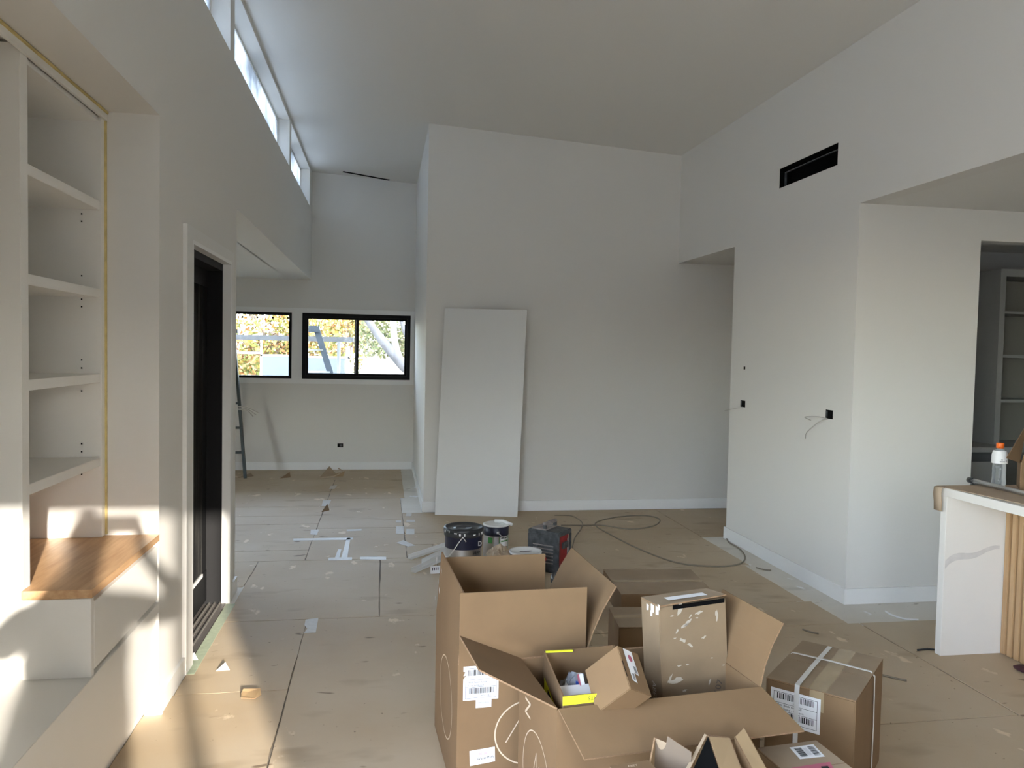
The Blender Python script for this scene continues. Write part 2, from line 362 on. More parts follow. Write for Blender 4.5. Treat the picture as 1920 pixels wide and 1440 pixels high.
# far wall with two windows
WZ0, WZ1 = 1.20, 2.06
struct(boxes('wall_far', [(-3.3, .53, YF, YF+.12, 0, WZ0), (-3.3, .53, YF, YF+.12, WZ1, 4.0), (-3.3, -2.75, YF, YF+.12, WZ0, WZ1), (-1.185, -1.05, YF, YF+.12, WZ0, WZ1), (.352, .53, YF, YF+.12, WZ0, WZ1)], wallM))
struct(boxes('trim_window', [(-2.9, XP-.002, YF-.014, YF, WZ1+.002, 2.12), (-2.9, XP-.002, YF-.014, YF, 1.135, WZ0-.002), (-1.183, -1.052, YF-.014, YF, WZ0-.002, WZ1+.002), (.354, XP-.002, YF-.014, YF, WZ0-.002, WZ1+.002)], trimM))
w1 = thing('window_1', (-.35, YF+.04, WZ0), 'black framed two-pane sliding window in the far wall beside the corner', 'window', kind='structure')
def frame_boxes(x0, x1, z0, z1, y0, y1, b): return [(x0, x1, y0, y1, z0, z0+b), (x0, x1, y0, y1, z1-b, z1), (x0, x0+b, y0, y1, z0+b, z1-b), (x1-b, x1, y0, y1, z0+b, z1-b)]
boxes('window_frame', frame_boxes(-1.05, .352, WZ0, WZ1, YF-.01, YF+.10, .045), blackM, w1)
boxes('sash', frame_boxes(-1.005, -.327, WZ0+.045, WZ1-.045, YF+.01, YF+.045, .03), blackM, w1)
boxes('sash', frame_boxes(-.383, .307, WZ0+.045, WZ1-.045, YF+.05, YF+.085, .03), blackM, w1)
box('pane', -.975, -.357, YF+.025, YF+.031, WZ0+.075, WZ1-.075, glassM, w1)
box('pane', -.353, .277, YF+.064, YF+.070, WZ0+.075, WZ1-.075, glassM, w1)
w2 = thing('window_2', (-1.95, YF+.04, WZ0), 'black framed fixed window in the far wall beyond the glass door', 'window', kind='structure')
boxes('window_frame', frame_boxes(-2.75, -1.185, WZ0, WZ1, YF-.01, YF+.10, .035), blackM, w2)
box('pane', -2.715, -1.22, YF+.04, YF+.046, WZ0+.035, WZ1-.035, glassM, w2)
for k in range(5): box('fixing', -2.0+.19*k-.012, -2.0+.19*k+.012, YF+.03, YF+.04, WZ1-.085, WZ1-.06, blackM, w2)
# partition, right wall, kitchen, hall, pantry, back wall
struct(box('wall_partition', XP, 6.0, YP, YP+.12, 0, 4.0, wallM)); struct(box('wall_partition_side', XP, XP+.12, YP+.12, YF, 0, 4.0, wallM))
VA, VB = at(1461, 335, X=XR), at(1571, 290, X=XR)
VY0, VY1, VZ0, VZ1 = VB.y, VA.y, 2.905, 3.055
TR = cz(XR)+.1
struct(boxes('wall_right', [(XR, XR+.12, YK, VY0, 0, TR), (XR, XR+.12, VY1, YH, 0, TR), (XR, XR+.12, VY0, VY1, 0, VZ0), (XR, XR+.12, VY0, VY1, VZ1, TR),
                            (XR, XR+.12, YH, YP, 2.555, TR), (XR, XR+.12, YB, YK, 2.60, TR)], wallM))
struct(boxes('wall_kitchen', [(XR+.12, 3.885, YK, YK+.12, 0, 2.65), (3.885, 5.6, YK, YK+.12, 2.40, 2.65), (5.6, 7.0, YK, YK+.12, 0, 2.65)], wallM))
struct(box('ceiling_kitchen', XR+.12, 7.1, YB, YK+.12, 2.60, 2.72, ceilM))
struct(boxes('wall_hall', [(XR+.12, 6.0, YH-.1, YH, 0, 2.7), (5.9, 6.0, YH, YP, 0, 2.7)], wallM))
struct(box('ceiling_hall', XR+.12, 6.0, YH, YP, 2.555, 2.7, ceilM))
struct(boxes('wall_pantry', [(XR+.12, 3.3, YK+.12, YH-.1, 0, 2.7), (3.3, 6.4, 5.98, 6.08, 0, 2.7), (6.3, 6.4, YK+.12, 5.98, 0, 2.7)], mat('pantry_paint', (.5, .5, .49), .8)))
struct(box('ceiling_pantry', 3.3, 6.4, YK+.12, 5.98, 2.55, 2.7, ceilM))
KW = (-2.2, -1.4)
struct(box('wall_kitchen_right', 7.0, 7.1, YB, YK+.12, 0, 2.7, wallM))
BO = (.3, 1.46, 2.24)                      # glazed opening behind the camera
struct(boxes('wall_back', [(-1.2, BO[0], YB-.12, YB, 0, 4.0), (BO[1], 7.1, YB-.12, YB, 0, 4.0), (BO[0], BO[1], YB-.12, YB, BO[2], 4.0)], wallM))
d2 = thing('door_2', (.88, YB-.06, 0), 'open black framed sliding door behind the camera', 'door', kind='structure')
boxes('door_frame', [(BO[0], BO[0]+.05, YB-.1, YB-.02, 0, BO[2]), (BO[1]-.05, BO[1], YB-.1, YB-.02, 0, BO[2]), (1.055, 1.125, YB-.1, YB-.02, 0, BO[2])], blackM, d2)
# vent hole in the right wall
t = thing('vent_opening', (XR, (VY0+VY1)/2, VZ0), 'black rectangular vent hole high on the right wall', 'air vent')
boxes('duct', [(XR+.10, XR+.11, VY0, VY1, VZ0, VZ1)], darkM, t)
boxes('duct_lining', [(XR+.004, XR+.11, VY0, VY1, VZ1-.006, VZ1), (XR+.004, XR+.11, VY0, VY1, VZ0, VZ0+.004), (XR+.004, XR+.11, VY0, VY0+.005, VZ0, VZ1), (XR+.004, XR+.11, VY1-.005, VY1, VZ0, VZ1)], darkM, t)
boxes('inner_rail', [(XR+.03, XR+.045, VY0+.005, VY1-.03, VZ1-.035, VZ1-.028), (XR+.03, XR+.045, VY1-.035, VY1-.028, VZ0+.004, VZ1-.03)], greyPM, t)
# baseboards
BH = .10

def bb(name, lst): return struct(boxes(name, lst, trimM))
bb('baseboard_partition', [(XP-.014, 5.9, YP-.015, YP-.001, -.004, BH)])
bb('baseboard_partition_side', [(XP-.014, XP-.001, YP-.001, YF-.016, -.004, BH)])
bb('baseboard_far', [(-3.19, XP-.015, YF-.015, YF-.001, -.004, BH)])
bb('baseboard_right', [(XR-.015, XR-.001, YK-.015, YH+.015, -.004, BH), (XR-.001, XR+.12, YH+.001, YH+.015, -.004, BH)])
bb('baseboard_kitchen', [(XR-.001, 3.885, YK-.015, YK-.001, -.004, BH)])
bb('baseboard_left', [(XL, XL+.015, YN, YD0-.13, -.004, .09), (XL, XL+.014, YD1+.09, YE+.014, -.004, .09), (XL-.4, XL, YE+.001, YE+.014, -.004, .09)])
box('end_block', XL-.055, XL+.018, YN-.02, YN, -.004, .085, trimM, bpy.data.objects['baseboard_left'])

# glass door in the left wall
d1 = thing('door_1', (XL, (YD0+YD1)/2, 0), 'dark glass door with white casing in the left wall', 'door', kind='structure')
XC = XL+.02
casM = mat('casing_paint', (.73, .722, .70), .55)
boxes('casing', [(XL, XC, YD0-.13, YD0-.02, 0, 2.18), (XL, XC, YD1+.02, YD1+.085, 0, 2.18), (XL, XC, YD0-.02, YD1+.02, 2.12, 2.18)], casM, d1)
boxes('jamb_lining', [(XL-.03, XC, YD1, YD1+.02, 0, 2.12), (XL-.03, XC, YD0-.02, YD0, 0, 2.12), (XL-.03, XC, YD0, YD1, 2.10, 2.12)], trimM, d1)
XG = -1.063
boxes('door_frame', [(XG-.05, XL-.03, YD1-.002, YD1+.03, 0, 2.10), (XG-.05, XL-.03, YD0-.03, YD0+.002, 0, 2.10), (XG-.05, XL-.03, YD0, YD1, 2.06, 2.12)], blackM, d1)
leaf = boxes('leaf_frame', [(XG-.04, XG, YD0+.002, YD1-.002, .03, .22), (XG-.04, XG, YD0+.002, YD1-.002, 1.96, 2.06), (XG-.04, XG-.004, YD1-.12, YD1-.002, .22, 1.96), (XG-.04, XG-.004, YD0+.002, YD0+.10, .22, 1.96)], blackM, d1)
box('glass', XG-.03, XG-.002, YD0+.10, YD1-.12, .22, 1.96, dglassM, leaf)
box('glazing_bead', XG-.01, XG+.004, YD0+.1, YD1-.12, .205, .225, trimM, leaf)
for k in range(3): box('track_rail', XG+.014+.032*k, XG+.02+.032*k, YD0-.01, YD1, -.004, .014, railM, d1)
box('sill_plate', XG-.04, XL-.005, YD0-.02, YD1, -.004, .003, mat('sill_grey', (.10, .09, .085), .5), d1)
tag(box('masking_tape', XL+.001, XL+.055, YD0-.12, YD1-.01, 0, .0012, greenTapeM), 'strip of green masking tape along the door track on the floor', 'tape')

# ------------------------------------------------------------------ left joinery
XS, YG = -1.16, 2.74
bk = thing('built_in_bookshelf', (XS-.2, 3.1, .785), 'tall white built-in bookshelf inside the left wall niche', 'bookshelf')
box('gable', -1.72, XS, YG, YG+.055, .489, 2.556, joinM, bk, .0015)
g2 = box('gable', -1.72, XS, YN-.045, YN-.004, .7865, 2.535, joinM, bk, .0015)
box('back_panel', -1.75, -1.72, YG, YN-.004, .7865, 2.56, joinM, bk)
box('top_panel', -1.72, XS-.01, YG+.05, YN-.045, 2.515, 2.535, joinM, bk)
box('top_rail', XS-.0, XS+.012, NB+.01, YN-.004, 2.530, 2.558, joinM, bk)
box('sealant', XS-.02, XS+.016, NB+.01, YN-.002, 2.556, NT-.001, sealM, bk, .003)
box('sealant', XS-.02, XS+.008, YN-.008, YN-.0005, .79, 2.558, sealM, bk)
for z in (2.19, 1.828, 1.476, 1.125):
    box('shelf', -1.72, XS-.005, YG+.055, YN-.045, z-.036, z, joinM, bk, .0015)
holes = [(153, y) for y in (401, 415, 517, 561, 575, 675, 690, 733, 832, 847, 875, 889)]
for x, y in holes:
    p = at(x, y, Y=YN-.045); lathe('shelf_pin_hole', [(0, -.003), (.003, -.003), (.003, .003), (0, .003)], (p.x, YN-.0448, p.z), darkM, g2, 8)

dc = thing('drawer_cabinet', (-1.2, 3.1, .49), 'low white drawer cabinet with an oak top beneath the bookshelf', 'cabinet')
box('side_panel', XS+.001, XL-.002, YG-.012, YG+.012, .4895, .755, joinM, dc, .001)
boxes('carcass', [(-1.71, XL-.025, YG+.057, YN-.003, .50, .755), (XS+.002, XL-.025, YG+.013, YG+.0565, .50, .755)], joinM, dc)
slab('oak_top', [(XS+.001, YG-.014, .786), (XL+.002, YG-.014, .786), (XL+.002, YN-.003, .786), (-1.715, YN-.003, .786), (-1.715, YG+.056, .786), (XS+.001, YG+.056, .786)], .029, oakM, dc)
box('drawer_front', XL-.022, XL-.002, YG+.018, YN-.02, .505, .738, joinM, dc, .0015)
bs = thing('bench_seat', (-1.3, 2.0, 0), 'low white built-in bench with a thick seat board along the left wall', 'bench')
box('seat_board', -1.78, XL+.002, NB+.01, YN-.003, .448, .489, joinM, bs, .0015)
box('front_panel', XL-.035, XL-.012, NB+.02, YN-.003, .10, .436, joinM, bs, .001)
box('carcass', -1.78, XL-.036, NB+.02, YN-.003, .1, .45, mat('carcass_grey', (.45, .44, .42), .6), bs)
box('kickboard', -1.78, XL-.062, NB+.02, YN-.003, -.004, .1, joinM, bs)

# ------------------------------------------------------------------ leaning door panel
pts = [at(815, 965, Z=0), at(970, 972, Z=0)]
tl, tr_ = at(834, 578, Y=YP-.045), at(985, 582, Y=YP-.065)
bl = at(815, 964, Y=7.50); br = at(970, 971, Y=7.34)
bl.z = br.z = .002
dn = (br-bl).cross(tl-bl).normalized()
t = thing('door_panel', (bl+br)/2, 'blank white flush door slab leaning upright against the grey wall', 'door panel')
obox('slab', bl, br-bl, tl-bl, -dn*.035, panelM, t, .0015)

# ------------------------------------------------------------------ kitchen island and what stands on it
IX, IY1, IY0, IZ = 3.0, 3.735, 1.0, .915
isl = thing('kitchen_island', (3.6, 2.4, 0), 'kitchen island with pale stone waterfall end and oak slat front', 'island')
box('worktop', IX, 4.15, IY0, IY1, IZ-.045, IZ, stoneM, isl, .002)
ep = box('waterfall_end', IX, 4.15, IY1-.045, IY1, 0, IZ-.0455, stoneM, isl, .002)
fr = Frame((IX, IY1-.045, 0), (1, 0, 0), (0, 0, 1))
stoneV = mat('stone_vein', (.63, .60, .575), .35, var=.06, scale=25)
top_, bot_ = [], []
for k in range(13):
    s = k/12; a_ = .005+.33*s; yv = .50+.085*s**.6+.01*math.sin(9*s); top_.append((a_, yv+.022*(1-.6*s))); bot_.append((a_, yv-.022*(1-.5*s)))
patch('vein', fr, bot_+top_[::-1], .0006, stoneV, ep)
box('carcass', IX+.385, 4.1, IY0+.05, IY1-.046, 0, IZ-.046, slatbackM, isl)
for k in range(28): box('slat', IX+.36, IX+.386, IY1-.05-.045*k-.033, IY1-.05-.045*k, .005, IZ-.046, slatM, isl, .003)
zt = IZ+.002
q = [(IX-.012, IY1+.02), (IX+.62, IY1+.02), (IX+.62, 1.2), (IX+.06, 1.2), (IX+.05, 3.2), (IX+.02, 3.5)]
pc = thing('paper_sheet', (IX+.3, 2.8, IZ), 'brown kraft paper sheet covering the stone island top', 'paper')
slab('sheet', [(x, y, zt+.002) for x, y in reversed(q)][::-1] if False else [(x, y, zt+.003) for x, y in q[::-1]], .003, paperM, pc)
cv = [(IX-.012, .0), (IX-.03, -.004), (IX-.034, -.04), (IX-.028, -.08), (IX-.026, -.13)]
vs_ = []; fs = []
for j, (x, dz) in enumerate(cv):
    for y in (IY1-.04, IY1+.02): vs_.append((x, y, zt+.003+dz))
for j in range(len(cv)-1): fs.append((2*j, 2*j+1, 2*j+3, 2*j+2))
o = mesh('curled_edge', vs_, fs, paperM, pc, True); o.modifiers.new('thick', 'SOLIDIFY').thickness = .003
zt2 = IZ+.006
pa, pb = at(1818, 900, Z=zt2+.02), at(1960, 935, Z=zt2+.02)
pd = (pb-pa).normalized()
pl = thing('metal_pole', pa, 'round silver extension pole with black end lying on the island', 'pole')
tube('shaft', [pa+pd*.03, pa+pd*.9], .0135, chromeM, pl, 16); tube('end_cap', [pa-pd*.006, pa+pd*.035], .0155, blackPM, pl, 16)
bp_ = at(1871, 912, Z=zt2); bc = Vector((bp_.x+.03, bp_.y+.03, zt2))
bt = thing('drink_bottle', bc, 'clear plastic drink bottle with an orange cap and white label on the island', 'bottle')
lathe('body', [(0, 0), (.032, .001), (.035, .008), (.035, .03), (.0325, .045), (.0335, .06), (.0315, .07), (.033, .085), (.032, .12), (.0385, .13), (.0385, .165), (.034, .185), (.022, .20), (.0165, .205), (.0165, .215)], bc, bottleM, bt, 32)
lb = lathe('label', [(.0388, .124), (.0392, .126), (.0392, .165), (.0345, .186), (.030, .193)], bc, labelM, bt, 32)
cp = lathe('cap', [(.0185, .207), (.0195, .208), (.0195, .232), (.018, .235), (0, .235)], bc, orangeM, bt, 28)
frb = Frame(bc+Vector((-.011, -.0382, .133)), (1, -.3, 0), (0, 0, 1))
rects('print', frb, [(-.018, .0, .008, .006), (-.012, .010, -.002, .016), (.012, .002, .018, .014)], .0012, greyinkM, lb)
BOW = {'R': .014}
def open_box(name, FL, FR, BR, BL, z0, z1, flaps, label, cat='cardboard box', m=None, mi=None, t=.005, group=None, only=None):
    """corrugated box without lid: four walls, floor, flaps = {side: (length, tilt outwards in degrees, taper)}"""
    m = m or cardM; mi = mi or cardIM
    c = [Vector((*p[:2], z0)) for p in (FL, FR, BR, BL)]; T = [Vector((*p[:2], z1)) for p in (FL, FR, BR, BL)]
    cen = sum(c, Vector((0, 0, 0)))/4
    e = thing(name, cen, label, cat, group)
    slab('base', [p+Vector((0, 0, t)) for p in c], t, mi, e, cardEM)
    for i, s in enumerate('FRBL'):
        j = (i+1) % 4
        w_ = slab('side_panel', [c[i], c[j], T[j], T[i]], t, m, e, cardEM)
        if s in flaps:
            L, tilt, tap = flaps[s][:3]; tp = flaps[s][3] if len(flaps[s]) > 3 else tap
            along = (T[j]-T[i]).normalized(); n = along.cross(Vector((0, 0, 1))); tr = math.radians(tilt)
            up = Vector((0, 0, 1))*math.cos(tr)+n*math.sin(tr)
            g = .003
            # slightly bowed flap in three strips
            P = []
            for k in range(4):
                s_ = k/3; bow = n*(-BOW.get(s, 0)*math.sin(math.pi*s_))
                a_ = T[i]+along*(g+tap*s_)+up*(L*s_)+bow; b_ = T[j]-along*(g+tp*s_)+up*(L*s_)+bow
                P.append((a_, b_))
            nn = along.cross(up).normalized()
            vs_, fs = [], []
            for a_, b_ in P: vs_ += [a_, b_, a_-nn*t, b_-nn*t]
            for k in range(3):
                o_ = 4*k; fs += [(o_, o_+1, o_+5, o_+4), (o_+2, o_+6, o_+7, o_+3), (o_, o_+4, o_+6, o_+2), (o_+1, o_+3, o_+7, o_+5)]
            fs += [(0, 2, 3, 1), (12, 13, 15, 14)]
            f = mesh('flap', vs_, fs, [m, cardEM], e)
            for k, p in enumerate(f.data.polygons):
                p.material_index = 1 if (k >= 12 or k % 4 in (2, 3)) else 0
    return e, c, T
def closed_box(name, FL, FR, BR, BL, z0, z1, label, m=None, tape=True, cat='cardboard box', mtop=None, group=None):
    m = m or cardM
    c = [Vector((*p[:2], z0)) for p in (FL, FR, BR, BL)]; T = [Vector((*p[:2], z1-.004)) for p in (FL, FR, BR, BL)]
    e = thing(name, sum(c, Vector((0, 0, 0)))/4, label, cat, group)
    bm = bmesh.new(); v_ = [bm.verts.new(p) for p in c+T]
    bm.faces.new(v_[3::-1]); bm.faces.new(v_[4:])
    for i in range(4): bm.faces.new((v_[i], v_[(i+1) % 4], v_[(i+1) % 4+4], v_[i+4]))
    done('body', bm, m, e, .003)
    up = Vector((0, 0, .004)); mF = (T[0]+T[3])/2; mR = (T[1]+T[2])/2; k = (T[3]-T[0]).normalized()*.0012
    slab('top_flap', [p+up for p in (T[0], T[1], mR-k, mF-k)], .0038, mtop or m, e, cardEM)
    slab('top_flap', [p+up for p in (mF+k, mR+k, T[2], T[3])], .0038, mtop or m, e, cardEM)
    if tape:
        kk = (T[3]-T[0]).normalized()*.024; h = up+Vector((0, 0, .0006)); u = (T[1]-T[0]).normalized()
        n = u*-.0008
        mesh('tape', [mF-kk+h, mR-kk+h, mR+kk+h, mF+kk+h, mF-kk+n-Vector((0, 0, .06)), mF+kk+n-Vector((0, 0, .06)), mF-kk+h+n, mF+kk+h+n], [(0, 1, 2, 3), (4, 6, 7, 5)], tapeM, e)
    return e, c, T
V2 = lambda x, y: (x, y, 0)
# cardboard box at the far end of the island (only its left part is in the picture)
hz = at(1914, 868, Y=3.60); B4 = [(hz.x, 3.60), (hz.x+.30, 3.41), (hz.x+.40, 3.56), (hz.x+.10, 3.73)]
e, c, T = open_box('cardboard_box', *[(x, y, 0) for x, y in B4], zt2, hz.z, {'R': (.12, 70, .02), 'F': (.10, 8, .02)}, 'open brown cardboard box on the kitchen island beside the bottle')
slab('flap', [at(1888, 859, Y=3.56), T[0], T[3], at(1928, 792, Y=3.80)], .004, cardM, e, cardEM)
# pantry shelving
ps = thing('pantry_shelf_unit', (5.4, 5.75, 0), 'grey pantry shelf unit inside the dark doorway', 'shelf unit')
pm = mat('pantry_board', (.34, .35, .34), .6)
pX0 = 4.96
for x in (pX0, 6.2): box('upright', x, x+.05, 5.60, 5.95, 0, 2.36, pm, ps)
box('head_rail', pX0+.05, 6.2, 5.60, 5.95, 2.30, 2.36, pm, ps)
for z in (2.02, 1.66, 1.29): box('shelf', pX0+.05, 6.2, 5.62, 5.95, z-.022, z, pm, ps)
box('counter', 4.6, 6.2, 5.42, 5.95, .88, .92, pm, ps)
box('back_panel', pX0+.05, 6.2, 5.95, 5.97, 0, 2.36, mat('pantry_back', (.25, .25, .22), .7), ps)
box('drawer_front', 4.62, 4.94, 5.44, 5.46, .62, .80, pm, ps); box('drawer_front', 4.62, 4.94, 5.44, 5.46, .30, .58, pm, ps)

# ------------------------------------------------------------------ the pile of boxes
# A: tall box with raised flaps
A = [V2(.272, 2.66), V2(.742, 2.685), V2(.713, 3.275), V2(.236, 3.25)]
eA, cA, TA = open_box('cardboard_box', *A, 0, .50, {'F': (.255, 0, 0), 'L': (.25, -4, 0), 'B': (.222, 2, .0, .03), 'R': (.275, 24, .0, .02)}, 'tall open cardboard box with upright flaps and a torn barcode label')
uF = (cA[1]-cA[0]).normalized(); frA = Frame(cA[0], uF, (0, 0, 1))
uL = (cA[0]-cA[3]).normalized(); frAL = Frame(cA[3], uL, (0, 0, 1))
def on(fr, x, y):                            # photo pixel -> coordinates on a face
    d = C_R*((x-960)/F_PX) + C_U*(-(y-720)/F_PX) + _fw; o = Vector((0, 0, CAM_H))
    p = o+d*((fr.o-o).dot(fr.n)/d.dot(fr.n))-fr.o
    return p.dot(fr.u), p.dot(fr.v)
def shipping_label(fr, q, parent, h=.0012, seed=3, lines=(), tornlist=None):
    """white label on quad q = (a0,b0,a1,b1) with frame, two barcodes and lines of type"""
    a0, b0, a1, b1 = q; w_, h_ = a1-a0, b1-b0
    lb = patch('label', fr, tornlist or rect(*q), h, labelM, parent)
    i = .06*w_; t_ = .006*w_+.0003
    L = [(a0+i, b0+i, a1-i, b0+i+t_), (a0+i, b1-i-t_, a1-i, b1-i), (a0+i, b0+i, a0+i+t_, b1-i), (a1-i-t_, b0+i, a1-i, b1-i)]
    for f in (.60, .38): L.append((a0+i, b0+h_*f, a1-i, b0+h_*f+t_))
    rects('border', fr, L, h+.0004, inkM, lb)
    barcode(fr, a0+.13*w_, b0+.72*h_, a1-.12*w_, b1-.11*h_, h+.0006, lb, seed=seed, dens=w_*.016)
    barcode(fr, a0+.16*w_, b0+.19*h_, a1-.13*w_, b0+.36*h_, h+.0006, lb, seed=seed+1, dens=w_*.016)
    for (s, fa, fb, fs_) in lines: text(s, fr, a0+fa*w_, b0+fb*h_, fs_*h_, h+.0006, inkM, lb)
    return lb
a0, b1 = on(frA, 869, 1250); a1, b0 = on(frA, 934, 1309)
tl_ = [(a0, b0), (a1, b0), (a1, b1), (a0, b1), (a0, b1-.018), (a0+.007, b1-.02), (a0, b1-.034), (a0+.01, b1-.033), (a0, b1-.045)]
shipping_label(frA, (a0, b0, a1, b1), eA, seed=5, lines=[('Wall Faced Toilet', .14, .5, .075), ('Suite Ambulant', .14, .41, .075), ('POL-1043', .5, .10, .07)], tornlist=tl_)
a0, b1 = on(frA, 892, 1308); a1, b0 = on(frA, 921, 1325)
lb = patch('label', frA, rect(a0, b0, a1, b1), .0014, labelM, eA); text('THERMOGRAIN', frA, a0+.004, (b0+b1)/2-.002, .0062, .002, inkM, lb)
a0, b1 = on(frA, 880, 1407); a1, b0 = on(frA, 928, 1430)
lb = patch('label', frA, [(a0+.003, b0-.003), (a1, b0+.006), (a1-.002, b1+.006), (a0, b1-.002)], .0014, labelM, eA)
wA, hA = a1-a0, b1-b0
text('WaterMark', frA, a0+.3*wA, b0+.30*hA, .013, .002, inkM, lb, rot=.08); text('Licence WMK 25968', frA, a0+.27*wA, b0+.12*hA, .006, .002, greyinkM, lb, rot=.08)
for k in (0, 1): patch('print', frA, [(a0+wA*(.36+.2*k), b0+hA*.60), (a0+wA*(.44+.2*k), b0+hA*.66), (a0+wA*(.50+.2*k), b0+hA*.60), (a0+wA*(.48+.2*k), b0+hA*.86), (a0+wA*(.43+.2*k), b0+hA*.78), (a0+wA*(.37+.2*k), b0+hA*.86)], .002, mat('pale_pink_print', (.75, .5, .52), .6), lb)
# printed emblem on the front: big ring with a slanted stroke
ca, cb = on(frA, 992, 1372); ra = abs(on(frA, 928, 1372)[0]-ca)
ring('emblem', frA, ca, cb, ra, ra*.93, .005, .0008, printM, eA)
s0, s1 = on(frA, 948, 1392), on(frA, 984, 1332)
patch('emblem', frA, [(s0[0]-.002, s0[1]), (s0[0]+.002, s0[1]-.001), (s1[0]+.002, s1[1]), (s1[0]-.002, s1[1]+.001)], .0008, printM, eA)
cl, cbl = on(frAL, 836, 1305); rl = on(frAL, 848, 1305)[0]-cl
ring('emblem', frAL, cl, cbl, abs(rl), .15, .005, .0008, printM, eA)
for k, (px, py, s_) in enumerate([(829, 1050, .02), (838, 1070, .012), (832, 1090, .01), (834, 1106, .014), (826, 1120, .01)]):
    pa_, pb_ = on(Frame(TA[3], uL, (0, 0, 1)), px, py)
    tag_ = patch('paint_spot', Frame(TA[3], uL, (0, 0, 1)), [(pa_-s_*.4, pb_), (pa_+s_*.2, pb_-s_*1.2), (pa_+s_*.5, pb_+s_*.3), (pa_, pb_+s_)], .022, whitePM, eA)

# B, C: closed boxes lying behind
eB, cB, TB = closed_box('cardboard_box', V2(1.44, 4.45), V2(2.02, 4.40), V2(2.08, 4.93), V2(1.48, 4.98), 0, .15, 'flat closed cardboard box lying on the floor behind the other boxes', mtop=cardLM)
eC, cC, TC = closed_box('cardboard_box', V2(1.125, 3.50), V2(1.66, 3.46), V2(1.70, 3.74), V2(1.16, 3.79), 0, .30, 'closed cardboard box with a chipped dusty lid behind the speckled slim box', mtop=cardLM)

# D: wide box with folded-out flaps holding the smaller things
D = [V2(.518, 2.18), V2(1.20, 2.252), V2(1.155, 2.645), V2(.475, 2.567)]
eD, cD, TD = open_box('cardboard_box', *D, 0, .55, {'F': (.19, 108, .015, -.03), 'L': (.235, 66, .0, .10), 'R': (.215, 21, .0, .03), 'B': (.16, 150, .02)}, 'wide open cardboard box with spread flaps holding smaller boxes')
frD = Frame(cD[3], (cD[0]-cD[3]), (0, 0, 1))
dw = (cD[0]-cD[3]).length
text('N', frD, .075, .46, .085, .0008, printM, eD, rot=-math.pi/2); text('A', frD, .235, .015, .085, .0008, printM, eD)
ring('emblem', frD, dw*.52, .235, dw*.36, .15, .004, .0008, printM, eD)
for (x0, y0, x1, y1) in ((-.05, -.05, .0, .09), (.0, .09, .01, -.06), (.03, .06, .06, -.02), (.075, .02, .075, -.06)):
    ax, ay = dw*.52+x0, .235+y0; bx, by = dw*.52+x1, .235+y1
    patch('emblem', frD, [(ax-.002, ay), (ax+.002, ay), (bx+.002, by), (bx-.002, by)], .0008, printM, eD)

# K: smaller open box with yellow printed rim inside D
zK0, zK1 = .24, .578
K = [V2(.535, 2.20), V2(.80, 2.225), V2(.835, 2.60), V2(.57, 2.575)]
K = [V2(.540, 2.205), V2(.790, 2.225), V2(.815, 2.585), V2(.555, 2.555)]
eK, cK, TK = open_box('cardboard_box', *K, zK0, zK1, {}, 'small open carton with bright yellow rim printing inside the wide box', mi=cardLM)
frK = Frame(TK[0]+Vector((0, 0, .0008)), TK[1]-TK[0], Vector((TK[3]-TK[0])))
frKi = Frame(TK[1]+Vector((0, .006, 0)), TK[0]-TK[1], (0, 0, 1))
wK = (TK[1]-TK[0]).length
ko = Vector((0, -.0035, 0))
yl = slab('yellow_flap', [TK[0]+ko+Vector((0, 0, -.026)), TK[0]+(TK[1]-TK[0])*.86+ko+Vector((0, 0, -.022)), TK[0]+(TK[1]-TK[0])*.86+ko+Vector((0, 0, .001)), TK[0]+ko+Vector((0, 0, .001))], .003, yellowM, eK)
frY = Frame(TK[1]+ko+Vector((0, 0, -.001)), TK[0]-TK[1], (0, 0, -1))
text('KIT/1 PARTS', frY, wK*.34, .004, .016, .0012, inkM, yl)
box('yellow_strip', TK[3].x+.005, TK[3].x+.10, TK[3].y-.012, TK[3].y-.004, zK1-.001, zK1+.004, yellowM, eK)
frKl = Frame(cK[3], cK[0]-cK[3], (0, 0, 1))
yl2 = patch('yellow_print', frKl, rect(.03, .20, .30, .26), .001, yellowM, eK)
patch('print', frKl, rect(.10, .21, .16, .25), .0014, inkM, yl2)
# packing inside K
bag = []
t = thing('plastic_bag', (.63, 2.42, zK0+.006), 'crumpled grey plastic bag inside the yellow-rimmed carton', 'plastic bag')
bm = bmesh.new(); bmesh.ops.create_icosphere(bm, subdivisions=4, radius=1)
rd = random.Random(3)
from mathutils import noise as mnoise
for v_ in bm.verts:
    n_ = mnoise.noise(v_.co*2.3)*.28+mnoise.noise(v_.co*6)*.16; v_.co = Vector((.635+v_.co.x*.062*(1+n_), 2.42+v_.co.y*.10*(1+n_), max(zK0+.006, zK0+.16+v_.co.z*.14*(1+n_))))
done('bag', bm, bagM, t)
def sheet(name, pts, m, label, cat, dot=None):
    c_ = sum((Vector(p) for p in pts), Vector((0, 0, 0)))/len(pts)
    e_ = thing(name, c_, label, cat); slab('sheet', pts, .0012, m, e_); return e_
s1_ = [Vector((.562, 2.335, .552)), Vector((.688, 2.345, .552)), Vector((.676, 2.235, .548)), Vector((.556, 2.225, .548))]
e_ = sheet('instruction_sheet', s1_[::-1], labelM, 'white printed instruction sheet inside the yellow-rimmed carton', 'paper')
fp = Frame(s1_[3], s1_[2]-s1_[3], s1_[0]-s1_[3])
rects('print', fp, [(.008+.006*k, .004, .011+.006*k, .022+.006*((k*7) % 3)) for k in range(10)], .0009, greyinkM, e_)
s2_ = [at(1062, 1272, Y=2.44), at(1075, 1276, Y=2.45), at(1071, 1298, Y=2.37), at(1055, 1299, Y=2.36)]
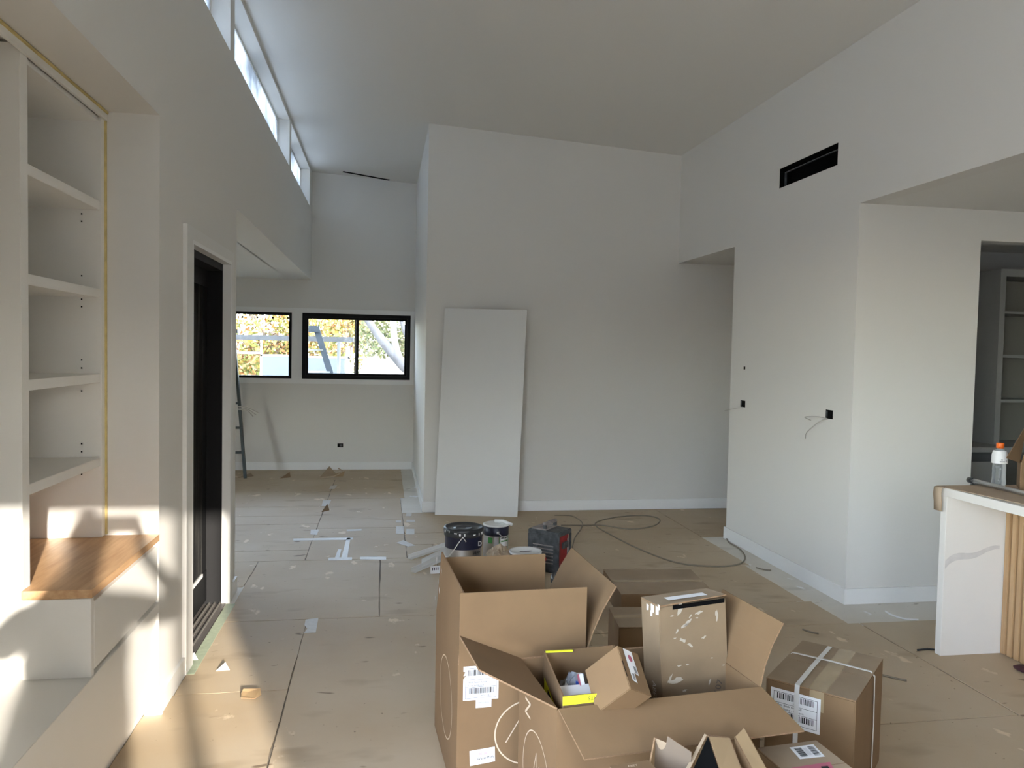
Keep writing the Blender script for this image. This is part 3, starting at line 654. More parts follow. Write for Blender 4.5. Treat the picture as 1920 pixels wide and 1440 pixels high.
sheet('leaflet', s2_[::-1], labelM, 'folded blank white leaflet lying on the plastic bag', 'paper')
pb0 = at(1082, 1302, Y=2.30)
t = thing('small_package', pb0, 'dark blue and white product packet beside the instruction sheet', 'packet')
obox('packet', at(1083, 1300, Y=2.36), Vector((.028, .004, 0)), Vector((-.004, .03, .045)), Vector((.004, .02, -.02)), bluePM, t, .001)
obox('packet_flap', at(1096, 1314, Y=2.30), Vector((.014, .004, 0)), Vector((-.004, .06, .06)), Vector((.0, .01, -.01)), labelM, t, .001)
obox('red_stripe', at(1094, 1314, Y=2.298), Vector((.003, .001, 0)), Vector((-.004, .06, .06)), Vector((.0, .01, -.01)), pinkM, t, 0)
t = thing('folded_card', at(1088, 1280, Y=2.40), 'small folded white card on the plastic bag', 'card')
slab('card', [at(1079, 1283, Y=2.38), at(1091, 1287, Y=2.37), at(1096, 1279, Y=2.40), at(1090, 1273, Y=2.41)][::-1], .001, labelM, t)
obox('card', at(1082, 1268, Y=2.42), Vector((.02, 0, .0)), Vector((0, .02, .004)), Vector((0, 0, -.012)), labelM, t, .002)
# small tilted carton lying on K
P_ = Vector((.718, 2.112, .634)); a_ = Vector((-.04, .824, .566))*.145; b_ = Vector((.824, .347, -.447))*.095; c_ = Vector((-.565, .448, -.693))*.145
t = thing('carton', P_, 'small closed carton with a white barcode strip tilted on the yellow-rimmed carton', 'carton')
obox('body', P_, a_, b_, c_, cardM, t, .002)
frS = Frame(P_, b_, a_)
if frS.n.dot(c_) > 0: frS.n = -frS.n
lw, lh = b_.length, a_.length
lb = patch('label', frS, [(lw*.22, lh*.22), (lw*.42, lh*.18), (lw*.42, lh*.42), (lw*.62, lh*.38), (lw*.62, lh*.95), (lw*.22, lh*.97)], .0025, labelM, t)
patch('logo', frS, [(lw*(.44+.09*math.cos(k*.524)), lh*(.76+.085*math.sin(k*.524))) for k in range(12)], .003, pinkM, lb)
rects('barcode', frS, [(lw*.46, lh*(.42+.012*k), lw*.58, lh*(.427+.012*k)) for k in range(14)]+[(lw*.28, lh*(.24+.012*k), lw*.38, lh*(.247+.012*k)) for k in range(13)], .003, inkM, lb)
obox('lid_seam', P_+b_*.02+a_*.28+c_*-.004, a_*.36, b_*.02, c_*.01, darkM, t, 0)

# E: slim speckled carton standing in D
Eq = [at(1257, 1135, Z=.78), at(1369, 1117, Z=.78)]
fl_, frr = Vector((.93, 2.385, 0)), Vector((1.195, 2.455, 0)); dirE = (frr-fl_).normalized(); nb_ = Vector((-dirE.y, dirE.x, 0))*.105
zE0, zE1 = .35, .775
tiltE = Vector((.012, .0, 0))
t = thing('cardboard_box', (fl_+frr)/2+nb_/2+Vector((0, 0, zE0)), 'slim upright carton speckled with white plaster splashes', 'cardboard box')
ob_ = fl_+Vector((0, 0, zE0)); upE = Vector((-.03, 0, zE1-zE0))
obox('body', ob_, frr-fl_, nb_, upE, mat('cardboard_scuffed', (.255, .18, .108), .84, var=.12, scale=7, bump=.1, bscale=14), t, .002)
frE = Frame(ob_, frr-fl_, upE); frE.n = frE.u.cross(frE.v); wE, hE = (frr-fl_).length, upE.length
lid0 = ob_+upE
slab('top_flap', [lid0+Vector((.0, -.004, .006)), lid0+(frr-fl_)+Vector((0, -.004, .014)), lid0+(frr-fl_)+nb_+Vector((0, 0, .004)), lid0+nb_+Vector((0, 0, .003))], .004, cardLM, t, cardEM)
obox('tuck_gap', lid0+(frr-fl_)*.2+Vector((0, -.0015, -.014)), (frr-fl_)*.78, Vector((0, .002, 0)), Vector((0, 0, .014)), darkM, t, 0)
lt = patch('label', Frame(lid0+Vector((.045, .03, .012)), frr-fl_, nb_), rect(0, 0, .16, .03), .0005, labelM, t)
frEl = Frame(ob_+nb_, -nb_, upE)
text('ABEY', frEl, .052, .16, .028, .0008, mat('pale_brand_print', (.62, .55, .46), .7), t, rot=-math.pi/2)
text('107', frE, wE*.84, hE*.22, .035, .0008, mat('pen_grey', (.12, .09, .07), .7), t, 'pen_marks', rot=1.2)
def splash(fr, ca, cb, s_, rd, elong=1.6, rot=.6):
    n = 11; out = []
    for k in range(n):
        an = 2*math.pi*k/n; r_ = s_*(.55+.75*rd.random()); x_, y_ = r_*math.cos(an)*elong, r_*math.sin(an)*.55
        out.append((ca+x_*math.cos(rot)-y_*math.sin(rot), cb+x_*math.sin(rot)+y_*math.cos(rot)))
    return out
rd = random.Random(11); vs_, fs = [], []
spl = [(1288, 1135, .016, 1.2), (1355, 1140, .012, 1.5), (1300, 1160, .013, .6), (1296, 1166, .01, .4), (1322, 1140, .009, .3), (1330, 1185, .006, .5), (1290, 1195, .011, -.5), (1303, 1203, .008, -.5), (1275, 1192, .004, 0), (1327, 1187, .004, 0),
       (1276, 1272, .018, 0), (1262, 1270, .01, 1), (1280, 1244, .006, 0), (1296, 1240, .004, 0), (1288, 1290, .006, 0), (1335, 1270, .006, 1.2), (1341, 1224, .003, 0), (1362, 1236, .003, 0), (1318, 1150, .004, 0), (1306, 1148, .005, 0.8), (1272, 1150, .004, 0), (1280, 1178, .006, 1)]
for px, py, s_, rt in spl:
    a2, b2 = on(frE, px, py); q_ = splash(frE, a2, b2, s_, rd, 1.7, rt); k = len(vs_); vs_ += [frE.p(x_, y_, .0012) for x_, y_ in q_]; fs.append(list(range(k, k+len(q_))))
tag(mesh('plaster_splash', vs_, fs, mat('plaster_splash', (.50, .44, .36), .8), t), kind='stuff')
vs_, fs = [], []
for px, py, s_ in [(1217, 1138, .013), (1226, 1140, .018), (1235, 1144, .018), (1224, 1150, .012), (1238, 1138, .012)]:
    a2, b2 = on(frEl, px, py); q_ = [(a2-s_*.5, b2-s_), (a2+s_*.4, b2-s_*.8), (a2+s_*.6, b2+s_*.6), (a2-s_*.4, b2+s_*.7)]; k = len(vs_); vs_ += [frEl.p(x_, y_, .0012) for x_, y_ in q_]; fs.append([k, k+1, k+2, k+3])
tag(mesh('paint_smear', vs_, fs, whitePM, t), kind='stuff')

# F: strapped box with the big label
z1F = .415
Fq = [at(1437, 1270, Z=z1F), at(1605, 1314, Z=z1F), at(1640, 1232, Z=z1F), at(1488, 1192, Z=z1F)]
uf = (Fq[1]-Fq[0]); nf = Vector((-uf.y, uf.x, 0)).normalized()*.475
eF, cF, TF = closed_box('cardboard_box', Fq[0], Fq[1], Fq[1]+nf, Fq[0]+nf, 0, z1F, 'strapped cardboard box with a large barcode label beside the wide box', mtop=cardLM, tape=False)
frF = Frame(cF[0], cF[1]-cF[0], (0, 0, 1)); wF = (cF[1]-cF[0]).length
a0, b1 = on(frF, 1446, 1287); a1, b0 = on(frF, 1537, 1375)
b1 = on(frF, 1447, 1287)[1]; b0 = on(frF, 1448, 1352)[1]
shipping_label(frF, (a0, b0, a1, b1), eF, seed=9, lines=[('11407', .42, .625, .085), ('Asher Back to Wall', .08, .52, .095), ('Toilet Suite - Cistern', .08, .42, .095), ('POL-1124', .35, .10, .08)])
tp = patch('tape', frF, rect(wF*.50, z1F-.075, wF*.66, z1F-.002), .0008, tapeM, eF)
up_ = Vector((0, 0, 1)); uFn = uf.normalized(); nfn = nf.normalized()
frT = Frame(TF[0]+Vector((0, 0, .004)), uFn, nfn)
patch('tape', frT, rect(wF*.48, 0, wF*.68, nf.length), .0008, tapeM, eF)
# straps: one over front/back, one across the top running down the right side
def strap(pts, wdir, w_=.011):
    vs_, fs = [], []
    for p in pts: vs_ += [Vector(p)-wdir*w_, Vector(p)+wdir*w_]
    for i in range(len(pts)-1): fs.append((2*i, 2*i+1, 2*i+3, 2*i+2))
    o = mesh('strap', vs_, fs, strapM, eF); o.modifiers.new('thick', 'SOLIDIFY').thickness = .0016
s_ = wF*.36; h_ = .0035
strap([frF.p(s_, .0, h_), frF.p(s_, .2, h_+.002), frF.p(s_, z1F-.02, h_), frF.p(s_, z1F+.003, .001), frT.p(s_, .012, h_), frT.p(s_, .2, h_+.003), frT.p(s_, nf.length-.01, h_), frT.p(s_, nf.length+.004, -.01), frT.p(s_, nf.length+.004, -z1F)], uFn, .0085)
ys = nf.length*.62
strap([frT.p(-.003, ys, -.2), frT.p(-.003, ys, -.01), frT.p(.01, ys, h_+.002), frT.p(wF*.5, ys*.98, h_+.006), frT.p(wF-.01, ys, h_), frT.p(wF+.004, ys, -.012), frT.p(wF+.006, ys, -.2), frT.p(wF+.004, ys, -z1F)], nfn, .006)

# G: small cartons at the front of the pile
z1G = .42
G = [at(1420, 1402, Z=z1G), at(1530, 1388, Z=z1G)]
ug = (G[1]-G[0]); ng = Vector((ug.y, -ug.x, 0)).normalized()*.27
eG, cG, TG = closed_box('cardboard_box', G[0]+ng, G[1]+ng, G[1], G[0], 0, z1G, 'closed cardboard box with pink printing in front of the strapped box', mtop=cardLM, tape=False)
frG = Frame(TG[0]+Vector((0, 0, .0045)), TG[1]-TG[0], TG[3]-TG[0])
q_ = [on(frG, x, y) for x, y in ((1500, 1424), (1547, 1419), (1525, 1396), (1480, 1402))]
lb = patch('label', frG, q_, .001, labelM, eG)
def quad_pt(s_, t_): return tuple(q_[0][i]*(1-s_)*(1-t_)+q_[1][i]*s_*(1-t_)+q_[2][i]*s_*t_+q_[3][i]*(1-s_)*t_ for i in (0, 1))
vs_, fs = [], []
for sx0, sx1, n_ in ((.12, .40, 14), (.66, .90, 11)):
    for k in range(n_):
        t0 = .14+.74*k/n_; k0 = len(vs_); vs_ += [frG.p(*quad_pt(s_, t_), .0018) for s_, t_ in ((sx0, t0), (sx1, t0), (sx1, t0+.022+.012*(k % 3)), (sx0, t0+.022+.012*(k % 3)))]; fs.append((k0, k0+1, k0+2, k0+3))
mesh('barcode', vs_, fs, inkM, lb)
vs_, fs = [], []
for j in range(4):
    k0 = len(vs_); vs_ += [frG.p(*quad_pt(s_, t_), .0018) for s_, t_ in ((.45+.04*j, .2), (.46+.04*j, .2), (.46+.04*j, .8), (.45+.04*j, .8))]; fs.append((k0, k0+1, k0+2, k0+3))
mesh('print', vs_, fs, greyinkM, lb)
q_ = [on(frG, x, y) for x, y in ((1470, 1470), (1575, 1462), (1556, 1429), (1484, 1440))]
pk = patch('pink_print', frG, q_, .001, pinkM, eG)
q_ = [on(frG, x, y) for x, y in ((1541, 1443), (1556, 1442), (1552, 1437), (1539, 1438))]
patch('print', frG, q_, .0016, inkM, pk)
# three open cartons standing in front of D
def tray(name, FL, FR, BR, BL, z0, z1, label, m=cardYM, mi=cardGM, skip=''):
    return open_box(name, FL, FR, BR, BL, z0, z1, {}, label, 'carton', m, mi, .003)
zz = .47
# carton with thumb notch: back panel raised
t = thing('carton', (.87, 2.0, 0), 'small pale carton with a thumb notch in its raised inner panel', 'carton')
g0 = [at(1222, 1452, Z=zz-.02), at(1262, 1382, Z=zz+.02)]
pB = [at(1226, 1383, Y=1.98), at(1298, 1404, Y=1.93)]
x0_, x1_ = pB[0].x, pB[1].x-.004; y0_, y1_ = 1.98, 1.925
def bpz(s_): return Vector((x0_+(x1_-x0_)*s_, y0_+(y1_-y0_)*s_, 0))
ztop = pB[0].z
nt_ = [(0, ztop)]+[(.20+.14*math.cos(math.pi+k*math.pi/8)*1.0, ztop-.001-.028*math.sin(k*math.pi/8)) for k in range(1, 8)]+[(.36, ztop+.012), (1, ztop-.018), (1, .2), (0, .2)]
slab('inner_panel', [bpz(s_)+Vector((0, 0, z_)) for s_, z_ in nt_][::-1], .003, cardGM, t, cardEM)
nrm = Vector(((y0_-y1_), (x1_-x0_), 0)).normalized()
slab('outer_panel', [bpz(0)+nrm*.0035+Vector((0, 0, .2)), bpz(1)+nrm*.0035+Vector((0, 0, .2)), bpz(1)+nrm*.0035+Vector((0, 0, ztop-.02)), bpz(0)+nrm*.0035+Vector((0, 0, ztop-.0))][::-1], .003, cardLM, t, cardEM)
slab('side_panel', [bpz(0)+Vector((0, 0, .0)), bpz(0)-nrm*.08+Vector((0, 0, .0)), bpz(0)-nrm*.08+Vector((0, 0, ztop-.07)), bpz(0)+Vector((0, 0, ztop))], .004, cardYM, t, cardEM)
slab('side_panel', [bpz(1)-nrm*.08, bpz(1), bpz(1)+Vector((0, 0, ztop-.05)), bpz(1)-nrm*.08+Vector((0, 0, ztop-.13))], .004, cardYM, t, cardEM)
slab('front_panel', [bpz(0)-nrm*.08, bpz(1)-nrm*.08, bpz(1)-nrm*.08+Vector((0, 0, ztop-.14)), bpz(0)-nrm*.08+Vector((0, 0, ztop-.12))], .004, cardYM, t, cardEM)
slab('base', [bpz(0), bpz(1), bpz(1)-nrm*.08, bpz(0)-nrm*.08], .003, cardYM, t, cardEM)
# black lined carton leaning as a wedge
t = thing('carton', (1.0, 1.98, 0), 'pale carton lying open with a black lining at the pile front', 'carton')
w0, w1_ = at(1330, 1381, Y=1.97), at(1369, 1384, Y=1.98)
e0, e1_ = at(1352, 1450, Y=1.85), at(1394, 1450, Y=1.86)
nx = Vector((0, .10, -.0))
for v_ in (): pass
slab('lid_panel', [e0, e1_, w1_, w0], .004, cardYM, t, cardEM)
l0 = at(1296, 1450, Y=1.90)
slab('lining', [l0, e0+Vector((-.004, 0, 0)), w0+Vector((-.004, 0, 0))], .002, darkM, t)
bk_ = Vector((0.0, .07, 0))
slab('side_panel', [w0+Vector((-.005, .004, 0)), l0+Vector((-.004, .006, 0)), l0+Vector((-.010, .016, 0)), w0+Vector((-.008, .012, .001))], .003, cardLM, t, cardEM)
slab('top_panel', [w0+Vector((0, .001, 0)), w1_+Vector((0, .001, 0)), w1_+Vector((-.004, .006, .001)), w0+Vector((-.004, .012, .001))], .003, cardEM, t)
slab('side_panel', [e1_, e1_+Vector((.01, .16, -.02)), w1_+Vector((.012, .10, -.06)), w1_], .003, cardLM, t, cardEM)
box('base', e0.x-.004, e1_.x, e0.y-.01, e0.y+.16, 0, e0.z-.01, cardYM, t, .002)
# slanting torn strip of carton
t = thing('carton', (1.05, 1.9, 0), 'narrow open carton with a ragged edge beside the pink printed box', 'carton')
r0, r1 = at(1379, 1381, Y=1.99), at(1395, 1365, Y=2.02); r2, r3 = at(1442, 1450, Y=1.885), at(1416, 1450, Y=1.88)
mid1 = at(1412, 1392, Y=1.985)
slab('edge_panel', [r3, r2, mid1, r1, r0], .006, cardYM, t, cardEM)
q0 = at(1384, 1450, Y=1.93)
slab('side_panel', [q0, r3+Vector((-.003, 0, 0)), r0+Vector((-.003, .002, 0))], .003, cardM, t, cardEM)
slab('back_panel', [r2+Vector((0, .004, 0)), r2+Vector((.005, .10, 0)), r1+Vector((.004, .01, -.004))], .003, cardLM, t, cardEM)
box('base', q0.x, r2.x, r3.y-.005, r3.y+.10, 0, r3.z-.005, cardM, t, .002)
# low carton with small print, only its top edge in the picture
zL = .525
L4 = [at(1143, 1436, Z=zL), at(1216, 1425, Z=zL)]
ul = (L4[1]-L4[0]); nl = Vector((ul.y, -ul.x, 0)).normalized()*.17
eL, cL, TL = closed_box('carton', L4[0]+nl, L4[1]+nl, L4[1], L4[0], 0, zL, 'plain closed carton with faint small lettering before the wide box flap', tape=False, cat='carton')
frL = Frame(TL[3]+Vector((0, 0, .0045)), TL[2]-TL[3], TL[0]-TL[3])
a2, b2 = on(frL, 1172, 1440); frL2 = Frame(TL[0]+Vector((0, 0, .0045)), TL[1]-TL[0], TL[3]-TL[0]); a2, b2 = on(frL2, 1178, 1439)
text('ABEY', frL2, a2, b2, .012, .0008, printM, eL)

# ------------------------------------------------------------------ paint tins, radio, trims
def paint_tin(name, c, r, h, label, lidm, band, body, cat='paint tin', group=None, lid_h=.03):
    e = thing(name, c, label, cat, group)
    lathe('body', [(0, 0), (r*.93, 0), (r*.95, .01), (r*.97, h*.55), (r*.97, h-lid_h)], c, body, e)
    lathe('band', [(r*.975, h*.60), (r*.985, h*.61), (r*.985, h-lid_h), (r*.975, h-lid_h)], c, band, e)
    return e
# big pail
pc_ = Vector((.572, 5.36, 0)); r1_, h1 = .135, .375
e = thing('paint_pail', pc_, 'large silver paint pail with a dark navy band and black ringed lid', 'paint pail')
bd = lathe('body', [(0, 0), (.121, 0), (.123, .01), (.128, .24)], pc_, steelM, e)
lathe('band', [(.1285, .235), (.130, .24), (.132, .335)], pc_, navyM, e)
ld = lathe('lid', [(.1315, .318), (.137, .318), (.138, .335), (.140, .338), (.140, .362), (.137, .372), (.128, .374), (.125, .362), (.06, .362), (.058, .366), (.054, .366), (.052, .362), (0, .362)], pc_, lidPM, e, 48)
lathe('rim', [(.1405, .345), (.1415, .350), (.1415, .362), (.138, .374), (.130, .3755)], pc_, blackPM, ld, 48)
ring('lid_ring', Frame(pc_+Vector((0, 0, .367)), (1, 0, 0), (0, 1, 0)), 0, 0, .056, .056, .003, .0005, lightPM, ld)
tube('handle', [pc_+Vector((.1*math.sin(t_)*1.0, -.14-.012*math.cos(t_), .30-.16*max(0, math.cos(t_*.5))*.0-.0)) for t_ in (0,)]+[pc_+Vector((-.02, -.145, .33)), pc_+Vector((-.05, -.142, .29)), pc_+Vector((-.085, -.125, .23)), pc_+Vector((-.118, -.09, .18)), pc_+Vector((-.135, -.03, .17))], .0035, strapM, e)
lathe('handle_lug', [(0, 0), (.012, 0), (.012, .03), (0, .03)], pc_+Vector((-.14, -.03, .15)), whitePM, e, 12)
frp = Frame(pc_+Vector((.062, -.113, 0)), (.87, .49, 0), (0, 0, 1))
text('PREP', frp, -.012, .20, .034, .007, inkM, bd, xs=.8); text('LOCK', frp, 0, .165, .03, .008, greyinkM, bd, xs=.8); text('D', frp, .022, .26, .045, .012, whitePM, bd)
rd = random.Random(5)
vs_, fs = [], []
for k in range(9):
    an = -2.95+.33*k+rd.random()*.22; zc = .336+rd.random()*.022; w_ = .006+.02*rd.random()**2; h_ = .008+.014*rd.random(); k0 = len(vs_)
    for da, dz in ((-w_, h_*.5), (-w_*.6, -h_*.5), (0, -h_*.2), (w_*.6, -h_*.6), (w_, h_*.5)): vs_.append(pc_+Vector((.1425*math.cos(an+da*4), .1425*math.sin(an+da*4), zc+dz)))
    fs.append([k0+i for i in range(5)])
tag(mesh('paint_drips', vs_, fs, whitePM, ld), kind='stuff')
# second tin with white lid, green print
c2 = Vector((.845, 5.98, 0)); 
c2 = Vector(at(929, 1050, Y=5.95)); c2.z = 0
e = thing('paint_tin', c2, 'silver paint tin with green and white label and paint-smeared lid behind the pail', 'paint tin')
r2_ = .098; bd = lathe('body', [(0, 0), (r2_*.97, 0), (r2_, .006), (r2_, .19)], c2, steelM, e)
lathe('band', [(r2_+.001, .175), (r2_+.0015, .176), (r2_+.0015, .245), (r2_*.98, .247)], c2, navyM, e)
ld = lathe('lid', [(r2_*.99, .244), (r2_+.003, .246), (r2_+.004, .256), (r2_-.004, .259), (r2_-.01, .25), (0, .25)], c2, whitePM, e)
def wrap(name, c, r, a0, a1, z0, z1, m, parent, n=10):
    vs_, fs = [], []
    for i in range(n+1):
        an = a0+(a1-a0)*i/n; vs_ += [(c.x+r*math.cos(an), c.y+r*math.sin(an), z0), (c.x+r*math.cos(an), c.y+r*math.sin(an), z1)]
    for i in range(n): fs.append((2*i, 2*i+2, 2*i+3, 2*i+1))
    return mesh(name, vs_, fs, m, parent, True)
lb = wrap('label', c2, r2_+.0015, -1.35, -.55, .06, .172, labelM, bd)
wrap('green_stripe', c2, r2_+.0022, -1.30, -.6, .132, .142, greenM, lb); wrap('black_stripe', c2, r2_+.0022, -1.30, -.6, .082, .09, inkM, lb); wrap('black_stripe', c2, r2_+.0022, -1.30, -.6, .158, .166, inkM, lb)
wrap('green_leaf', c2, r2_+.0018, -2.35, -2.0, .12, .165, greenM, bd); wrap('white_panel', c2, r2_+.0018, -1.85, -1.55, .03, .16, mat('silver_print', (.62, .62, .63), .5), bd); wrap('green_edge', c2, r2_+.0016, -1.45, -1.37, .02, .172, greenM, bd); wrap('green_edge', c2, r2_+.0016, -.55, -.48, .02, .172, greenM, bd)
lathe('handle_lug', [(0, -.01), (.01, -.01), (.01, .01), (0, .01)], c2+Vector((.0, -.10, .205)), steelM, e, 10)
tube('handle', [c2+Vector((.0, -.106, .205)), c2+Vector((.03, -.105, .18)), c2+Vector((.07, -.085, .15)), c2+Vector((.1, -.03, .14))], .003, steelM, e)
t = thing('paint_roller', c2+Vector((.05, 0, .262)), 'white mini paint roller resting on the smeared tin lid', 'paint roller')
tube('roller', [c2+Vector((-.01, .02, .272)), c2+Vector((.055, .0, .275)), c2+Vector((.12, -.05, .255))], .012, whitePM, t, 12)
# third tin in front
c3 = Vector(at(985, 1050, Y=5.18)); c3.z = 0; r3_ = .108
e = thing('paint_tin', c3, 'dark paint tin with a clean white lid in front of the red radio', 'paint tin')
bd = lathe('body', [(0, 0), (r3_*.97, 0), (r3_, .006), (r3_, .225)], c3, navyM, e)
ld = lathe('lid', [(r3_, .224), (r3_+.004, .226), (r3_+.005, .236), (r3_-.004, .240), (r3_-.01, .232), (0, .232)], c3, whitePM, e)
ring('rim', Frame(c3+Vector((0, 0, .241)), (1, 0, 0), (0, 1, 0)), 0, 0, r3_-.001, r3_-.001, .006, .0005, steelM, ld)
patch('paint_skin', Frame(c3+Vector((0, 0, .2325)), (1, 0, 0), (0, 1, 0)), splash(None, 0, 0, .035, random.Random(2), 1.2, .2), .0006, lightPM, ld)
wrap('label', c3, r3_+.0012, -1.25, -.6, .1, .215, labelM, bd)
for k, an in enumerate((-2.7, -2.4, -2.25, -1.8, -1.5)): wrap('paint_drip', c3, r3_+.0012, an, an+.05+.03*(k % 2), .19-.02*(k % 3), .225, whitePM, bd, 3)
# rag
c4 = Vector(at(934, 1060, Y=5.5)); c4.z = 0
t = thing('rag', c4, 'crumpled brown paper rag heap between the paint tins', 'rag')
bm = bmesh.new(); bmesh.ops.create_icosphere(bm, subdivisions=4, radius=1)
for v_ in bm.verts:
    n_ = mnoise.noise(v_.co*1.8+Vector((5, 2, 1)))*.35+mnoise.noise(v_.co*5)*.18; zz_ = v_.co.z; v_.co = Vector((c4.x+v_.co.x*.085*(1+n_), c4.y+v_.co.y*.085*(1+n_), max(0, .085+zz_*.105*(1+n_))))
done('cloth', bm, ragM, t)
# black pail behind the tall box's right flap
c5 = Vector(at(1062, 1078, Z=.215)); c5 = Vector((c5.x+.02, c5.y, 0))
e = thing('paint_pail', c5, 'small black pail with ringed black lid half hidden behind the tall box flap', 'paint pail')
lathe('body', [(0, 0), (.10, 0), (.104, .01), (.11, .17)], c5, blackPM, e)
ld = lathe('lid', [(.11, .165), (.117, .168), (.118, .20), (.114, .208), (.104, .208), (.10, .2), (0, .2)], c5, lidPM, e)
ring('lid_ring', Frame(c5+Vector((0, 0, .2)), (1, 0, 0), (0, 1, 0)), 0, 0, .075, .075, .004, .0008, lightPM, ld)
lathe('rim', [(.1185, .172), (.1195, .19), (.117, .207), (.108, .209)], c5, blackPM, ld)

# jobsite radio
jc = Vector(at(1030, 1050, Y=5.55)); jc.z = 0
rz = math.radians(24)
ju = Vector((math.cos(rz), math.sin(rz), 0)); jv = Vector((-math.sin(rz), math.cos(rz), 0))
def J(a, b, z): return jc+ju*a+jv*b+Vector((0, 0, z))
e = thing('jobsite_radio', jc, 'dusty grey and red jobsite radio with a top carry handle', 'radio')
def jb(name, a0, a1, b0, b1, z0, z1, m, parent=None, bev=.006): return obox(name, J(a0, b0, z0), ju*(a1-a0), jv*(b1-b0), Vector((0, 0, z1-z0)), m, parent or e, bev)
ju, jv = Vector((math.cos(-.72), math.sin(-.72), 0)), Vector((-math.sin(-.72), math.cos(-.72), 0))
# front panel faces left-front (-jv side turned): body spans a = along front, b = depth
jb('body', -.115, .115, -.08, .08, .03, .27, redM)
fp_ = jb('front_panel', -.125, .125, -.10, -.075, .02, .28, greyPM)
for k in range(6): jb('grille_bar', -.085, .085, -.104, -.099, .07+.025*k, .078+.025*k, lightPM, fp_, 0)
jb('badge', -.03, .03, -.105, -.1, .09, .11, redM, fp_, 0)
jb('top_shell', -.13, .13, -.10, .10, .27, .305, greyPM)
jb('top_plate', -.11, .02, -.095, .09, .304, .315, lightPM)
for s_ in (-1, 1): jb('handle_post', -.012, .012, s_*.075-.012, s_*.075+.012, .305, .345, greyPM, None, .003)
jb('handle', -.014, .014, -.09, .09, .338, .362, lightPM)
for a_ in (-.13, .115):
    for b_ in (-.10, .085): jb('corner_guard', a_, a_+.015, b_, b_+.015, 0, .275, greyPM, None, .003)
jb('base', -.125, .125, -.095, .095, 0, .04, greyPM)
jb('side_latch', .114, .128, -.03, .06, .17, .22, greyPM); jb('side_post', .112, .124, .05, .075, .03, .24, lightPM)
# white angle trims
for k, (p0, p1) in enumerate([((765, 1048), (842, 1022)), ((791, 1056), (850, 1027)), ((771, 1073), (846, 1041))]):
    a_, b_ = at(*p0, Z=0), at(*p1, Z=0); d_ = (b_-a_).normalized(); s_ = Vector((d_.y, -d_.x, 0))
    b_ = a_+d_*(.55)
    t = thing('trim_length', a_, ('white angle trim length lying farthest from the small slotted plate', 'white angle trim length lying between two other trims', 'white angle trim length lying right beside the small slotted plate')[k], 'trim', 'angle trims on the floor')
    if k == 2: a_.z = b_.z = 0
    obox('flange', a_, b_-a_, s_*.035, Vector((0, 0, .003)), trimM, t, 0); obox('upstand', a_+Vector((0, 0, .0025)), b_-a_, -s_*.003, Vector((0, 0, .03)), trimM, t, 0)
t = thing('outlet_plate', at(814, 1072, Z=0), 'small white slotted plate standing beside the tall box', 'plate')
p0 = at(807, 1072, Y=5.5); p0.z = 0
obox('plate', p0, Vector((.07, .01, 0)), Vector((0, .008, 0)), Vector((0, 0, .055)), labelM, t, .002)
for k in range(4): obox('slot', p0+Vector((.012+.013*k, -.001+.002*k, .026)), Vector((.006, .001, 0)), Vector((0, .003, 0)), Vector((0, 0, .02)), darkM, t, 0)

# cord looping over the floor
cpx = [(1070, 1032), (1076, 1012), (1092, 985), (1085, 972), (1050, 967), (1020, 985)]
cor = [at(x, y, Z=.006) for x, y in [(1052, 985), (1092, 985), (1130, 985), (1180, 992), (1225, 986), (1237, 974), (1212, 967), (1170, 968), (1130, 975), (1116, 984), (1140, 1000), (1200, 1030), (1270, 1055), (1340, 1062), (1384, 1058), (1397, 1046), (1388, 1030), (1366, 1016), (1362, 1004)]]
t = thing('extension_cord', cor[6], 'thin olive cord looping across the floor to the right wall corner', 'cord')
tube('cord', spline(cor, 8), .006, cordM, t, 8)
cor2 = [at(x, y, Z=.006) for x, y in [(1040, 966), (1070, 967), (1090, 978), (1090, 990), (1078, 1008), (1072, 1030), (1066, 1050)]]
t = thing('radio_cord', cor2[2], 'short olive cord curling on the floor behind the radio', 'cord')
tube('cord', spline(cor2, 8), .005, cordM, t, 8)

# ------------------------------------------------------------------ tape and scraps on the floor covering
def floor_patch(name, pxs, m, label, cat, group=None, z=.0012):
    q = [at(x, y, Z=.0) for x, y in pxs]; c = sum(q, Vector((0, 0, 0)))/len(q)
    e = thing(name, (c.x, c.y, 0), label, cat, group)
    q = [Vector((p.x, p.y, z)) for p in q]
    n = sum(((q[i]-q[0]).cross(q[(i+1) % len(q)]-q[0]) for i in range(len(q))), Vector((0, 0, 0)))
    if n.z < 0: q = q[::-1]
    slab('sheet', q, z-.0001, m, e); return e
floor_patch('paper_scrap', [(573, 1162), (597, 1159), (592, 1186), (570, 1187), (576, 1179), (571, 1172)], mat('crumpled_white_paper', (.64, .63, .62), .6, var=.08, scale=30), 'torn white paper square stuck on the bare floor boards', 'paper')
TLS = ['wide white tape crossbar at the foot of the double tape run', 'short white tape upright joining the wide crossbar', 'long white tape upright running up from the wide crossbar', 'separate white tape bar right above the thin straight seam',
       'small white tape square under the sunlit side of the far boards', 'bright white tape square beside the folded cardboard corner', 'bright white tape square below the standing cardboard scrap', 'short white tape dash beside the dust strip corner', 'white tape dash crossing a dark gap by the partition corner',
       'square tape patch over two crossing seams by the partition', 'second square tape patch next to the crossing seam patch', 'loose kite-shaped tape piece before the white angle trims', 'long faint tape strip crossing the floor between uprights', 'thin tape strip at the top of the long tape upright', 'small pale tape bit at the partition baseboard corner']
